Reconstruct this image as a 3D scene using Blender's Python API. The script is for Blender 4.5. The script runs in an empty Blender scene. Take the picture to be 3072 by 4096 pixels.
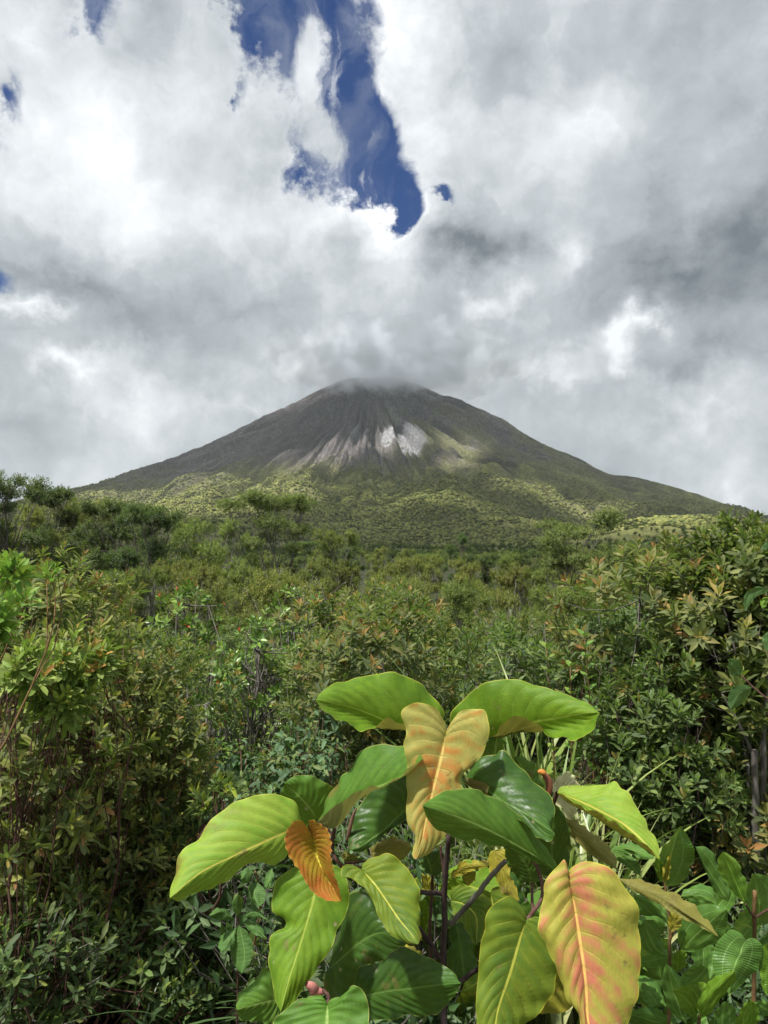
import bpy, math, random
import numpy as np
from mathutils import Vector
R = math.radians
S = bpy.context.scene
COL = S.collection
# ------------------------------------------------------------------ camera
F768 = 700.0                      # focal length in pixels of the 768 wide frame
PITCH = math.atan(33 / 700)
CAMZ = 1.7
cd = bpy.data.cameras.new('camera'); cam = bpy.data.objects.new('camera', cd); COL.objects.link(cam)
cd.sensor_fit = 'VERTICAL'; cd.sensor_height = 24; cd.lens = 24 * F768 / 1024
cd.clip_start = 0.05; cd.clip_end = 60000
cam.location = (0, 0, CAMZ); cam.rotation_euler = (math.pi / 2 + PITCH, 0, 0)
S.camera = cam
S.render.resolution_x, S.render.resolution_y = 768, 1024
cs, sn = math.cos(PITCH), math.sin(PITCH)
def raydir(sx, sy):               # photograph pixel (3072 x 4096) -> direction with unit forward depth
    u = (sx - 1536) / 2800; v = (2048 - sy) / 2800
    return np.array([u, cs - v * sn, sn + v * cs])
def P(sx, sy, d):
    return np.array([0, 0, CAMZ]) + raydir(sx, sy) * d
# ------------------------------------------------------------------ light
SUN_DIR = np.array([-0.34, -0.30, 0.89]); SUN_DIR /= np.linalg.norm(SUN_DIR)
sun_el = math.asin(SUN_DIR[2]); sun_az = math.atan2(SUN_DIR[0], SUN_DIR[1])
sl = bpy.data.lights.new('sun', 'SUN'); so = bpy.data.objects.new('sun', sl); COL.objects.link(so)
sl.energy = 4.9; sl.angle = R(2.2); sl.color = (1.0, 0.975, 0.93)
so.rotation_euler = Vector(SUN_DIR).to_track_quat('Z', 'Y').to_euler()
S.view_settings.view_transform = 'Standard'; S.view_settings.look = 'None'
S.view_settings.gamma = 1; S.view_settings.exposure = 0.35
c = S.cycles
c.use_denoising = True; c.max_bounces = 18; c.diffuse_bounces = 3; c.glossy_bounces = 2
c.transmission_bounces = 3; c.transparent_max_bounces = 8; c.volume_bounces = 16
HAZE_D = 5.2e-5
c.caustics_reflective = False; c.caustics_refractive = False
c.sample_clamp_indirect = 6

class NT:                          # small node-tree writer
    def __init__(s, tree): s.t = tree; s.n = tree.nodes; s.l = tree.links
    def add(s, typ, ins=None, **kw):
        n = s.n.new(typ)
        for k, v in kw.items(): setattr(n, k, v)
        for k, v in (ins or {}).items(): s.set(n.inputs[k], v)
        return n
    def set(s, inp, v):
        if isinstance(v, bpy.types.NodeSocket): s.l.new(v, inp)
        else: inp.default_value = v
    def m(s, op, a, b=0.0, cl=False, c=None):
        n = s.add('ShaderNodeMath', {0: a, 1: b}, operation=op, use_clamp=cl)
        if c is not None: s.set(n.inputs[2], c)
        return n.outputs[0]
    def ss(s, x, a, b):
        n = s.add('ShaderNodeMapRange', {0: x, 1: a, 2: b, 3: 0.0, 4: 1.0}, interpolation_type='SMOOTHSTEP')
        return n.outputs[0]
    def mix(s, f, a, b):
        n = s.add('ShaderNodeMix', data_type='RGBA')
        s.set(n.inputs[0], f); s.set(n.inputs[6], a); s.set(n.inputs[7], b); return n.outputs[2]
    def noise(s, vec, scale, det=4, rough=0.55, dist=0.0):
        n = s.add('ShaderNodeTexNoise', {'Vector': vec, 'Scale': scale, 'Detail': det, 'Roughness': rough, 'Distortion': dist})
        return n
def C4(c): return (c[0], c[1], c[2], 1)
# ------------------------------------------------------------------ sky
world = bpy.data.worlds.new('World'); S.world = world; world.use_nodes = True
w = NT(world.node_tree); w.n.clear()
sky = w.add('ShaderNodeTexSky', sky_type='NISHITA', sun_disc=False, sun_elevation=sun_el, sun_rotation=sun_az,
            altitude=600, air_density=1.0, dust_density=0.4, ozone_density=2.5)
tc = w.add('ShaderNodeTexCoord').outputs['Generated']
sp = w.add('ShaderNodeSeparateXYZ', {0: tc})
az = w.m('ARCTAN2', sp.outputs[0], sp.outputs[1]); el = w.m('ARCSINE', sp.outputs[2])
pv = w.add('ShaderNodeCombineXYZ', {0: az, 1: el, 2: 0.0}).outputs[0]
def vadd(a, b): return w.add('ShaderNodeVectorMath', {0: a, 1: b}, operation='ADD').outputs[0]
def vscale(a, k): return w.add('ShaderNodeVectorMath', {0: a, 3: k}, operation='SCALE').outputs[0]
def vsub(a, b): return w.add('ShaderNodeVectorMath', {0: a, 1: b}, operation='SUBTRACT').outputs[0]
h5 = (0.5, 0.5, 0.5)
def emboss(scale, det, rough, off):          # sunlit side against shaded side of the billows
    a = w.noise(tc, scale, det, rough, .3).outputs['Fac']; b_ = w.noise(vadd(tc, off), scale, det, rough, .3).outputs['Fac']
    return w.m('SUBTRACT', a, b_)
n1 = w.noise(tc, 3.2, 3, 0.5).outputs['Color']; n2 = w.noise(tc, 13.0, 6, 0.62).outputs['Color']
warp = vadd(vscale(vsub(n1, h5), 0.16), vscale(vsub(n2, h5), 0.085))
pw = vadd(pv, warp)
pw2 = vadd(pv, vadd(vscale(vsub(n1, h5), 0.20), vscale(vsub(n2, h5), 0.14)))
def blobs(lst, vec, start=0.0):
    acc = None
    for (x, y, rx, ry, rot, amp) in lst:          # x, y, rx, ry in the 1659 wide view of the photograph
        d = raydir(x / 0.54004, y / 0.54004); d = d / np.linalg.norm(d)
        a = math.atan2(d[0], d[1]); e = math.asin(d[2])
        if start: amp *= 1.28
        mp = w.add('ShaderNodeMapping', {'Vector': vec, 'Location': (a, e, 0), 'Rotation': (0, 0, R(rot)),
                   'Scale': (rx / 1512 / math.cos(e) , ry / 1512, 1)}, vector_type='TEXTURE')
        g = w.add('ShaderNodeTexGradient', {0: mp.outputs[0]}, gradient_type='QUADRATIC_SPHERE')
        acc = w.m('MULTIPLY_ADD', g.outputs['Fac'], amp, c=start if acc is None else acc)
    return acc
gap = [(640, 0, 205, 120, 0, 1.5), (575, 70, 120, 140, 15, 1.6), (640, 200, 60, 90, 20, .7), (770, 180, 105, 210, 12, 1.7), (800, 320, 125, 170, 15, 1.8),
       (870, 430, 95, 125, 25, 1.9), (905, 505, 52, 70, 15, 1.6), (700, 320, 120, 110, 35, 1.0), (195, 40, 75, 85, 0, 1.3),
       (0, 635, 70, 90, 0, 1.5), (0, 230, 60, 140, 0, 0.7), (975, 455, 75, 36, -35, 1.2), (530, 215, 26, 60, 15, .7),
       (830, 480, 50, 60, 0, -1.3)]
G = blobs(gap, pw)
fine = w.noise(tc, 26.0, 7, 0.68).outputs['Fac']
mid_ = w.noise(tc, 9.0, 5, 0.65, 0.5).outputs['Fac']
near_ = w.ss(G, 0.02, 0.35)
G = w.m('MULTIPLY_ADD', w.m('MULTIPLY', w.m('SUBTRACT', mid_, 0.5), near_), 2.2, c=G)
G = w.m('MULTIPLY_ADD', w.m('MULTIPLY', w.m('SUBTRACT', fine, 0.5), near_), 1.9, c=G)
clear = w.ss(G, 0.24, 0.82)
lum = [(250, 380, 420, 300, 0, .30), (120, 330, 260, 200, 0, .12), (860, 500, 120, 150, 20, .55), (740, 420, 120, 110, 35, .30), (600, 480, 260, 160, 25, .16),
       (170, 640, 330, 130, 0, -.36), (520, 690, 300, 110, 10, -.20), (800, 780, 420, 90, 0, -.02), (330, 730, 250, 110, 0, -.16),
       (900, 90, 170, 220, 10, .32), (820, 60, 60, 200, 5, .25), (1100, 130, 170, 150, 0, -.16), (1250, 300, 230, 130, 10, .18), (960, 330, 130, 150, 20, .22),
       (1040, 570, 170, 110, 10, -.46), (1180, 620, 90, 80, 50, .26), (1060, 690, 120, 60, -35, .22),
       (1440, 620, 330, 200, 0, -.42), (1640, 520, 250, 340, 0, -.33), (1250, 820, 200, 60, 0, -.12), (1560, 790, 200, 70, 10, -.24), (1380, 760, 100, 75, 0, .55), (1230, 800, 120, 50, -25, .2),
       (1560, 900, 130, 80, 0, .22), (1640, 1060, 120, 100, 0, .3), (1350, 980, 260, 120, 15, -.16), (1500, 60, 250, 160, 0, -.10), (1560, 300, 260, 200, 0, -.08), (860, 640, 200, 90, 0, .12),
       (70, 700, 130, 55, 40, .42), (170, 820, 120, 60, 35, .34), (330, 870, 280, 90, -5, .22), (90, 960, 230, 90, 0, -.16), (560, 860, 150, 60, 0, .16), (60, 80, 160, 180, 0, .14),
       (330, 80, 140, 160, 0, -.10), (1180, 60, 200, 110, 0, .10)]
Lm = blobs(lum, pw2, 0.45)
nl = w.noise(tc, 5.0, 6, 0.6).outputs['Fac']; nm = w.noise(tc, 11.0, 6, 0.62, 0.4).outputs['Fac']
Lm = w.m('MULTIPLY_ADD', w.m('SUBTRACT', nl, 0.5), 0.32, c=Lm)
Lm = w.m('MULTIPLY_ADD', w.m('SUBTRACT', nm, 0.5), 0.26, c=Lm)
Lm = w.m('MULTIPLY_ADD', w.m('SUBTRACT', w.noise(tc, 2.2, 2, .5).outputs['Fac'], 0.5), 0.25, c=Lm)
Lm = w.m('MULTIPLY_ADD', w.ss(G, -0.35, 0.3), 0.16, c=Lm)
Lm = w.m('MULTIPLY_ADD', emboss(5.0, 3, .5, (-.020, 0, .034)), 0.55, c=Lm)
Lm = w.m('MULTIPLY_ADD', emboss(17.0, 5, .6, (-.007, 0, .011)), 0.30, c=Lm)
edge1 = w.ss(w.noise(pw, 6.5, 5, .55, .6).outputs['Fac'], .47, .54); edge2 = w.ss(w.noise(pw2, 15.0, 5, .6, .5).outputs['Fac'], .46, .56)
Lm = w.m('MULTIPLY_ADD', w.m('SUBTRACT', edge1, .5), .055, c=Lm); Lm = w.m('MULTIPLY_ADD', w.m('SUBTRACT', edge2, .5), .03, c=Lm)
Lm = w.m('MAXIMUM', w.m('MINIMUM', Lm, 0.98), 0.0)
cr = w.add('ShaderNodeValToRGB', {0: Lm})
cr.color_ramp.elements[0].position = 0.0; cr.color_ramp.elements[0].color = (0.150, 0.177, 0.200, 1)
cr.color_ramp.elements[1].position = 0.95; cr.color_ramp.elements[1].color = (0.86, 0.885, 0.91, 1)
e = cr.color_ramp.elements.new(0.5); e.color = (0.44, 0.48, 0.505, 1)
CLOUD_GAIN = 9.7
cloudc = w.add('ShaderNodeVectorMath', {0: cr.outputs[0], 3: CLOUD_GAIN}, operation='SCALE').outputs[0]
skyt = w.add('ShaderNodeVectorMath', {0: sky.outputs[0], 1: (0.105, 0.30, 0.60)}, operation='MULTIPLY').outputs[0]
wisp = blobs([(668, 130, 85, 125, -8, 2.0), (708, 270, 62, 130, 14, 2.0), (635, 230, 45, 60, 0, 1.1), (655, 60, 40, 60, 0, .8), (800, 385, 60, 45, 0, .8), (740, 150, 40, 100, 8, .5), (800, 260, 50, 60, 0, .4)], pw)
mps = w.add('ShaderNodeMapping', {'Vector': pw, 'Rotation': (0, 0, R(-12)), 'Scale': (34, 11, 1)}).outputs[0]
strk = w.noise(mps, 1.0, 7, .66, .6).outputs['Fac']
wisp = w.m('MULTIPLY', w.ss(w.m('MULTIPLY_ADD', w.m('SUBTRACT', strk, .5), 2.4, c=wisp), .20, 1.3), .97)
veil = w.m('MULTIPLY', w.ss(w.noise(mps, .35, 5, .6, .8).outputs['Fac'], .42, .75), .34)
clear = w.m('MULTIPLY', w.m('MULTIPLY', clear, w.m('SUBTRACT', 1.0, wisp)), w.m('SUBTRACT', 1.0, veil))
fin = w.mix(clear, cloudc, skyt)
bg = w.add('ShaderNodeBackground', {0: fin, 1: 0.1})
w.l.new(bg.outputs[0], w.add('ShaderNodeOutputWorld').inputs[0])
try: world.cycles.sampling_method = 'MANUAL'; world.cycles.sample_map_resolution = 256
except Exception: pass

# ------------------------------------------------------------------ helpers
def tag(o, label=None, cat=None, group=None, kind=None):
    if label: o['label'] = label
    if cat: o['category'] = cat
    if group: o['group'] = group
    if kind: o['kind'] = kind
    return o
def empty(name, loc=(0, 0, 0)):
    o = bpy.data.objects.new(name, None); COL.objects.link(o); o.location = loc; o.empty_display_size = .1
    return o
def mesh(name, V, T, col=None, uv=None, smooth=False, quads=False):
    V = np.asarray(V, np.float32); T = np.asarray(T, np.int32); k = T.shape[1]
    me = bpy.data.meshes.new(name)
    me.vertices.add(len(V)); me.vertices.foreach_set('co', V.ravel())
    me.loops.add(T.size); me.loops.foreach_set('vertex_index', T.ravel())
    me.polygons.add(len(T))
    me.polygons.foreach_set('loop_start', np.arange(0, T.size, k, dtype=np.int32))
    me.polygons.foreach_set('loop_total', np.full(len(T), k, np.int32))
    if smooth: me.polygons.foreach_set('use_smooth', np.ones(len(T), bool))
    me.update(calc_edges=True)
    if col is not None:
        a = me.color_attributes.new('Col', 'FLOAT_COLOR', 'POINT')
        cc = np.ones((len(V), 4), np.float32); cc[:, :3] = col; a.data.foreach_set('color', cc.ravel())
    if uv is not None:
        l = me.uv_layers.new(name='UVMap'); l.data.foreach_set('uv', np.asarray(uv, np.float32)[T.ravel()].ravel())
    return me
def obj(name, me, mat, parent=None, loc=None):
    o = bpy.data.objects.new(name, me); COL.objects.link(o)
    if mat is not None and not me.materials: me.materials.append(mat)
    if parent is not None: o.parent = parent
    if loc is not None: o.location = loc
    return o
def unit(v): return v / np.maximum(np.linalg.norm(v, axis=-1, keepdims=True), 1e-9)
def hash2(ix, iy, seed):
    h = (ix.astype(np.int64) * 374761393 + iy.astype(np.int64) * 668265263 + seed * 974711) & 0xffffffff
    h = ((h ^ (h >> 13)) * 1274126177) & 0xffffffff
    return ((h ^ (h >> 16)) & 0xffff) / 65535.0
def vnoise(x, y, seed=0):
    x, y = np.broadcast_arrays(np.asarray(x, float), np.asarray(y, float))
    ix = np.floor(x); iy = np.floor(y); fx = x - ix; fy = y - iy
    fx = fx * fx * (3 - 2 * fx); fy = fy * fy * (3 - 2 * fy)
    a = hash2(ix, iy, seed); b = hash2(ix + 1, iy, seed); c_ = hash2(ix, iy + 1, seed); d = hash2(ix + 1, iy + 1, seed)
    return (a * (1 - fx) + b * fx) * (1 - fy) + (c_ * (1 - fx) + d * fx) * fy
def fbm(x, y, seed=0, o=4, g=0.5):
    s = 0; a = 1; t = 0
    for i in range(o):
        s = s + a * vnoise(x * 2 ** i, y * 2 ** i, seed + i * 17); t += a; a *= g
    return s / t
def sstep(x, a, b):
    t = np.clip((x - a) / (b - a), 0, 1); return t * t * (3 - 2 * t)

# ------------------------------------------------------------------ terrain
D0 = 3400.0; XC = -70.0
def prof(pts, sign):
    r, h = [], []
    for (x, y) in pts:
        d = raydir(x * 4, y * 4); k = D0 / d[1]
        r.append(abs(d[0] * k - XC)); h.append(d[2] * k + CAMZ)
    return np.array(r), np.array(h)
SX = 384 + XC / D0 * 700
rl, hl = prof([(347, 378), (336, 381), (310, 392), (281, 408), (252, 423), (211, 444), (165, 465), (120, 482), (72, 495), (29, 506)], -1)
rr, hr = prof([(398, 378), (428, 388), (454, 398), (478, 410), (516, 430), (556, 449), (593, 465), (630, 479), (671, 495), (708, 509), (731, 519)], 1)
rl = np.concatenate([[0], rl, [2100, 2700, 3600]]); hl = np.concatenate([[822], hl, [110, 30, -3]])
rr = np.concatenate([[0], rr, [2000, 2600, 3600]]); hr = np.concatenate([[822], hr, [85, 25, -3]])
rf = np.array([0, 130, 300, 500, 700, 900, 1200, 1500, 1800, 2300, 2700, 5000]); hf = np.array([822, 740, 605, 500, 392, 305, 212, 128, 62, 14, 0, -3])
def ground_near(x, y):
    d = np.sqrt(x * x * 0.5 + y * y)
    z = -3.1 * sstep(np.where(y > 0, d, d * .2), 2.2, 9.0)
    return z + 0.25 * (fbm(x * .35, y * .35, 5) - .5) * sstep(d, 1, 4) - sstep(d, 90, 260) * 3.5
def H(x, y):
    dx = x - XC; dy = y - D0; r = np.sqrt(dx * dx + dy * dy) + 1e-6; phi = np.arctan2(dx, -dy)
    wf = sstep(-dy / r, 0.05, 0.80)
    side = np.where(dx < 0, np.interp(r, rl, hl), np.interp(r, rr, hr))
    sl_ = sstep(dx / r, -.3, .3); side = np.interp(r, rl, hl) * (1 - sl_) + np.interp(r, rr, hr) * sl_
    h = side * (1 - wf) + np.interp(r, rf, hf) * wf
    ph = phi + 0.10 * (fbm(x / 260., y / 260., 21) - .5)
    gm = sstep(r, 60, 350) * (1 - sstep(r, 1500, 2300))
    g = np.abs(fbm(ph * 7, r / 900., 31, 3) - .5) * 2
    g2 = np.abs(fbm(ph * 30, r / 500., 41, 3) - .5) * 2
    gm = gm * (1 - .75 * (1 - sstep(-dy / r, 0, .45)) * sstep(r, 900, 1300))
    gm = gm * (.8 + .4 * fbm(x / 300., y / 300., 55, 2))
    h = h + gm * (-85 * (1 - g) ** 3 + 16) + gm * (-42 * (1 - g2) ** 2 + 8)
    far = sstep(r, 500, 1100) * (1 - sstep(r, 2300, 3000))
    h = h + far * 150 * (fbm(x / 420., y / 300., 7, 4) - .5) * sstep(-dy / r, .4, .8)
    # forested shoulder standing in front of the cone
    sx_ = (x - 100) / 620; yy = (y - 2230 - 60 * np.sin(x / 210.)) / 170
    h = h + 58 * np.exp(-sx_ ** 2) * (1 / (1 + np.exp(yy * 3))) * sstep(y, 1000, 1900) * np.where(yy < 0, 1, 1)
    h = h + 11 * (fbm(x / 34., y / 34., 77, 4) - .5) * gm
    return h
def build_ground():
    ra = np.concatenate([np.linspace(0.3, 12, 60), np.geomspace(12.5, 7600, 100)]); az_ = np.linspace(-math.pi, math.pi, 181)
    RA, AZ = np.meshgrid(ra, az_, indexing='ij'); X = RA * np.sin(AZ); Y = RA * np.cos(AZ)
    Z = ground_near(X, Y)
    n, m = X.shape; idx = np.arange(n * m).reshape(n, m)
    q = np.stack([idx[:-1, :-1], idx[1:, :-1], idx[1:, 1:], idx[:-1, 1:]], -1).reshape(-1, 4)[:, ::-1]
    return mesh('ground', np.stack([X, Y, Z], -1).reshape(-1, 3), q, smooth=True)
def mat_new(name):
    m = bpy.data.materials.new(name); m.use_nodes = True; t = NT(m.node_tree); t.n.clear()
    return m, t
gm_, t = mat_new('soil')
oc = t.add('ShaderNodeNewGeometry').outputs['Position']
f1 = t.noise(oc, 1.3, 5).outputs['Fac']; f2 = t.noise(oc, 22.0, 5).outputs['Fac']
colr = t.mix(f1, (0.030, 0.026, 0.016, 1), (0.035, 0.055, 0.018, 1)); colr = t.mix(t.ss(f2, .5, .7), colr, (0.075, 0.06, 0.035, 1))
b = t.add('ShaderNodeBsdfPrincipled', {'Base Color': colr, 'Roughness': 0.9, 'Specular IOR Level': 0.2})
bm = t.add('ShaderNodeBump', {'Height': f2, 'Strength': .6, 'Distance': .05}); t.l.new(bm.outputs[0], b.inputs['Normal'])
t.l.new(b.outputs[0], t.add('ShaderNodeOutputMaterial').inputs[0])
tag(obj('ground', build_ground(), gm_), kind='structure')

def hit(sx, sy):                   # where a ray of the photograph meets the mountain (for planning patches in the world)
    d = raydir(sx, sy); ks = np.linspace(700, 3500, 1400)
    p = np.array([0, 0, CAMZ]) + ks[:, None] * d
    below = p[:, 2] < H(p[:, 0], p[:, 1])
    i = int(np.argmax(below)) if below.any() else -1
    return p[i]
def O(x, y): return x / 0.54004, y / 0.54004      # 1659-wide view -> photograph pixels
def build_mountain():
    az_ = np.linspace(R(-44), R(44), 1100); ra = np.concatenate([np.linspace(600, 1500, 130, endpoint=False), np.linspace(1500, 3700, 520), np.linspace(3720, 5200, 60)])
    RA, AZ = np.meshgrid(ra, az_, indexing='ij'); X = RA * np.sin(AZ); Y = RA * np.cos(AZ)
    Z = H(X, Y); Z = Z - 12 * (1 - sstep(RA, 600, 760))
    r = np.hypot(X - XC, Y - D0); phi = np.arctan2(X - XC, -(Y - D0))
    warp_ = fbm(X / 150., Y / 150., 3) - .5
    st = fbm(phi * 42 + warp_ * 2, r / 420., 51, 4); st2 = fbm(phi * 140 + warp_ * 4, r / 160., 61, 3)
    hh = Z + 170 * (fbm(X / 260., Y / 260., 12, 4) - .5) + 150 * (st - .5)
    side_l = sstep(-phi, .2, 1.0); side_r = sstep(phi, .1, .9)
    veg = 1 - sstep(hh, 215 - 20 * side_l, 345 - 20 * side_l + 70 * side_r)   # grassy to bare
    rock = np.array([0.135, 0.115, 0.118]); ash = np.array([0.25, 0.225, 0.225]); grass = np.array([0.34, 0.35, 0.12]); wood = np.array([0.045, 0.065, 0.022])
    brown = np.array([0.135, 0.115, 0.085])
    k = np.clip((st2 - .5) * 2.4 + .5, 0, 1)[..., None]; col = rock * (1 - k) + ash * k  # rock and ash streaks, contrast raised to stand in for gully shading
    gk = (sstep(fbm(X / 90., Y / 90., 91, 4) + .35 * (st - .5), .38, .62) * (1 - .5 * side_l))[..., None]
    green_r = (sstep(phi, .0, .35) * (1 - sstep(hh, 520, 760)) * .6)[..., None]
    col = col * (1 - green_r * gk) + (grass * .75) * green_r * gk
    g2 = grass * (0.9 + .2 * st2[..., None]); g2 = g2 * (1 - .45 * (1 - gk)) + brown * .45 * (1 - gk)
    col = col * (1 - veg[..., None]) + g2 * veg[..., None]
    # pale ash scar
    def patch(x, y, rx, ry, rot=0.0):
        c0 = hit(*O(x, y)); u = X - c0[0]; v = (Y - c0[1])
        return u / rx, v / ry
    u, v = patch(874, 960, 118, 120); s1 = (1 - sstep(np.sqrt((u + .2 * v) ** 2 + v ** 2) + .5 * (st - .5) + .6 * warp_, .75, 1.0))
    s1 *= sstep(v, -.9, -.6)
    u, v = patch(772, 938, 55, 90); s2 = .42 * (1 - sstep(np.sqrt(u ** 2 + v ** 2) + 1.1 * (st2 - .5) + .5 * warp_, .5, 1.1))
    u, v = patch(852, 910, 70, 150); s3 = .25 * (1 - sstep(np.sqrt(u ** 2 + v ** 2) + 1.6 * (st2 - .5), .5, 1.0))
    u, v = patch(690, 890, 110, 260); s4 = .0 * (1 - sstep(np.sqrt((u) ** 2 + v ** 2) + 2.2 * (st2 - .5), .3, .8))
    sc = np.clip(np.maximum.reduce([s1, s2, s3, s4]), 0, 1)[..., None]
    col = col * (1 - sc) + np.array([0.43, 0.42, 0.43]) * (.75 + .5 * st2[..., None]) * sc
    # dark gully next to the scar and a dark lava tongue to the right
    u, v = patch(807, 950, 9, 200); gd = (1 - sstep(np.sqrt((u) ** 2 + v ** 2), .5, 1.2))[..., None]
    col = col * (1 - gd * .85) + np.array([.03, .027, .027]) * gd * .85
    for (x, y, rx, ry, a) in ((1075, 1000, 80, 190, .8), (1180, 1060, 110, 120, .6), (985, 1020, 70, 120, .4), (640, 960, 220, 160, .35), (1330, 1040, 220, 250, .4)):
        u, v = patch(x, y, rx, ry); q = (a * (1 - sstep(np.sqrt(u ** 2 + v ** 2) + 1.4 * (st - .5), .4, 1.1)))[..., None]
        col = col * (1 - q) + np.array([0.060, .050, .048]) * q
    col = col * (0.8 + .4 * fbm(X / 14., Y / 14., 99, 3)[..., None]) * (.70 + .6 * fbm(X / 170., Y / 240., 199, 4)[..., None])
    n, m = X.shape; idx = np.arange(n * m).reshape(n, m)
    q = np.stack([idx[:-1, :-1], idx[1:, :-1], idx[1:, 1:], idx[:-1, 1:]], -1).reshape(-1, 4)[:, ::-1]
    return mesh('mountain', np.stack([X, Y, Z], -1).reshape(-1, 3), q, col=col.reshape(-1, 3), smooth=True)
mm, t = mat_new('volcano_slope')
ca = t.add('ShaderNodeAttribute', attribute_name='Col').outputs['Color']
oc = t.add('ShaderNodeNewGeometry').outputs['Position']
f2 = t.noise(oc, 0.09, 6, .7).outputs['Fac']
cc = t.mix(t.ss(f2, .35, .65), t.mix(.55, ca, (0.03, 0.03, 0.02, 1)), ca)
b = t.add('ShaderNodeBsdfPrincipled', {'Base Color': cc, 'Roughness': 0.95, 'Specular IOR Level': 0.1})
bm = t.add('ShaderNodeBump', {'Height': f2, 'Strength': .9, 'Distance': 9.0}); t.l.new(bm.outputs[0], b.inputs['Normal'])
t.l.new(b.outputs[0], t.add('ShaderNodeOutputMaterial').inputs[0])
tag(obj('mountain', build_mountain(), mm), kind='structure')
# far low hills to the right and left of the cone
def build_hills():
    az_ = np.linspace(R(-60), R(60), 240); ra = np.linspace(5600, 7500, 30)
    RA, AZ = np.meshgrid(ra, az_, indexing='ij'); X = RA * np.sin(AZ); Y = RA * np.cos(AZ)
    Z = (60 + 190 * fbm(AZ * 9, RA / 4000, 8, 4)) * sstep(RA, 5600, 6800) - 6
    n, m = X.shape; idx = np.arange(n * m).reshape(n, m)
    q = np.stack([idx[:-1, :-1], idx[1:, :-1], idx[1:, 1:], idx[:-1, 1:]], -1).reshape(-1, 4)[:, ::-1]
    return mesh('hills', np.stack([X, Y, Z], -1).reshape(-1, 3), q, col=np.full((n * m, 3), (.04, .055, .03)), smooth=True)
tag(obj('hills', build_hills(), mm), kind='structure')

# ------------------------------------------------------------------ foliage material
def foliage_mat(name, trans=0.42, rough=0.5, spec=0.35, vary=0.35, under=1.12):
    m, t = mat_new(name)
    ca = t.add('ShaderNodeAttribute', attribute_name='Col').outputs['Color']
    rnd = t.add('ShaderNodeObjectInfo').outputs['Random']
    hs = t.add('ShaderNodeHueSaturation', {'Color': ca, 'Hue': t.m('MULTIPLY_ADD', rnd, 0.045, c=0.463), 'Saturation': 1.0,
               'Value': t.m('MULTIPLY_ADD', t.m('FRACT', t.m('MULTIPLY', rnd, 7.31)), vary, c=1 - vary * .5)}).outputs[0]
    bf = t.add('ShaderNodeNewGeometry').outputs['Backfacing']
    cb = t.add('ShaderNodeMix', data_type='RGBA', blend_type='MULTIPLY'); t.set(cb.inputs[0], bf); t.set(cb.inputs[6], hs); t.set(cb.inputs[7], (under, under * .97, under * 1.1, 1))
    base = cb.outputs[2]
    b = t.add('ShaderNodeBsdfPrincipled', {'Base Color': base, 'Roughness': rough, 'Specular IOR Level': spec})
    tr = t.add('ShaderNodeBsdfTranslucent', {0: t.mix(.45, base, (0.20, 0.36, 0.03, 1))})
    mx = t.add('ShaderNodeMixShader', {0: trans, 1: b.outputs[0], 2: tr.outputs[0]})
    t.l.new(mx.outputs[0], t.add('ShaderNodeOutputMaterial').inputs[0])
    return m
FOL = foliage_mat('leaf_matte', rough=.55)
FOLG = foliage_mat('leaf_glossy', trans=.22, rough=.36, spec=.45, vary=.2)
FOREST = foliage_mat('canopy', trans=0.0, rough=.9, spec=.1, vary=0)
def bark_mat(name, c1, c2, scale=30.):
    m, t = mat_new(name)
    oc = t.add('ShaderNodeTexCoord').outputs['Object']
    mp = t.add('ShaderNodeMapping', {'Vector': oc, 'Scale': (1, 1, .25)}).outputs[0]
    f = t.noise(mp, scale, 5, .65).outputs['Fac']
    b = t.add('ShaderNodeBsdfPrincipled', {'Base Color': t.mix(t.ss(f, .35, .65), C4(c1), C4(c2)), 'Roughness': .8, 'Specular IOR Level': .25})
    bm = t.add('ShaderNodeBump', {'Height': f, 'Strength': .7, 'Distance': .01}); t.l.new(bm.outputs[0], b.inputs['Normal'])
    t.l.new(b.outputs[0], t.add('ShaderNodeOutputMaterial').inputs[0])
    return m
BARK = bark_mat('bark_grey', (.09, .075, .065), (.20, .18, .155))
BARKP = bark_mat('bark_pale', (.16, .14, .12), (.34, .31, .27))
BARKR = bark_mat('bark_reddish', (.07, .03, .025), (.13, .07, .05))
BARKD = bark_mat('bark_dark', (.045, .028, .028), (.10, .07, .065), 60.)
TWIG = bark_mat('twig_green_brown', (.12, .07, .03), (.22, .13, .05))

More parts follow.
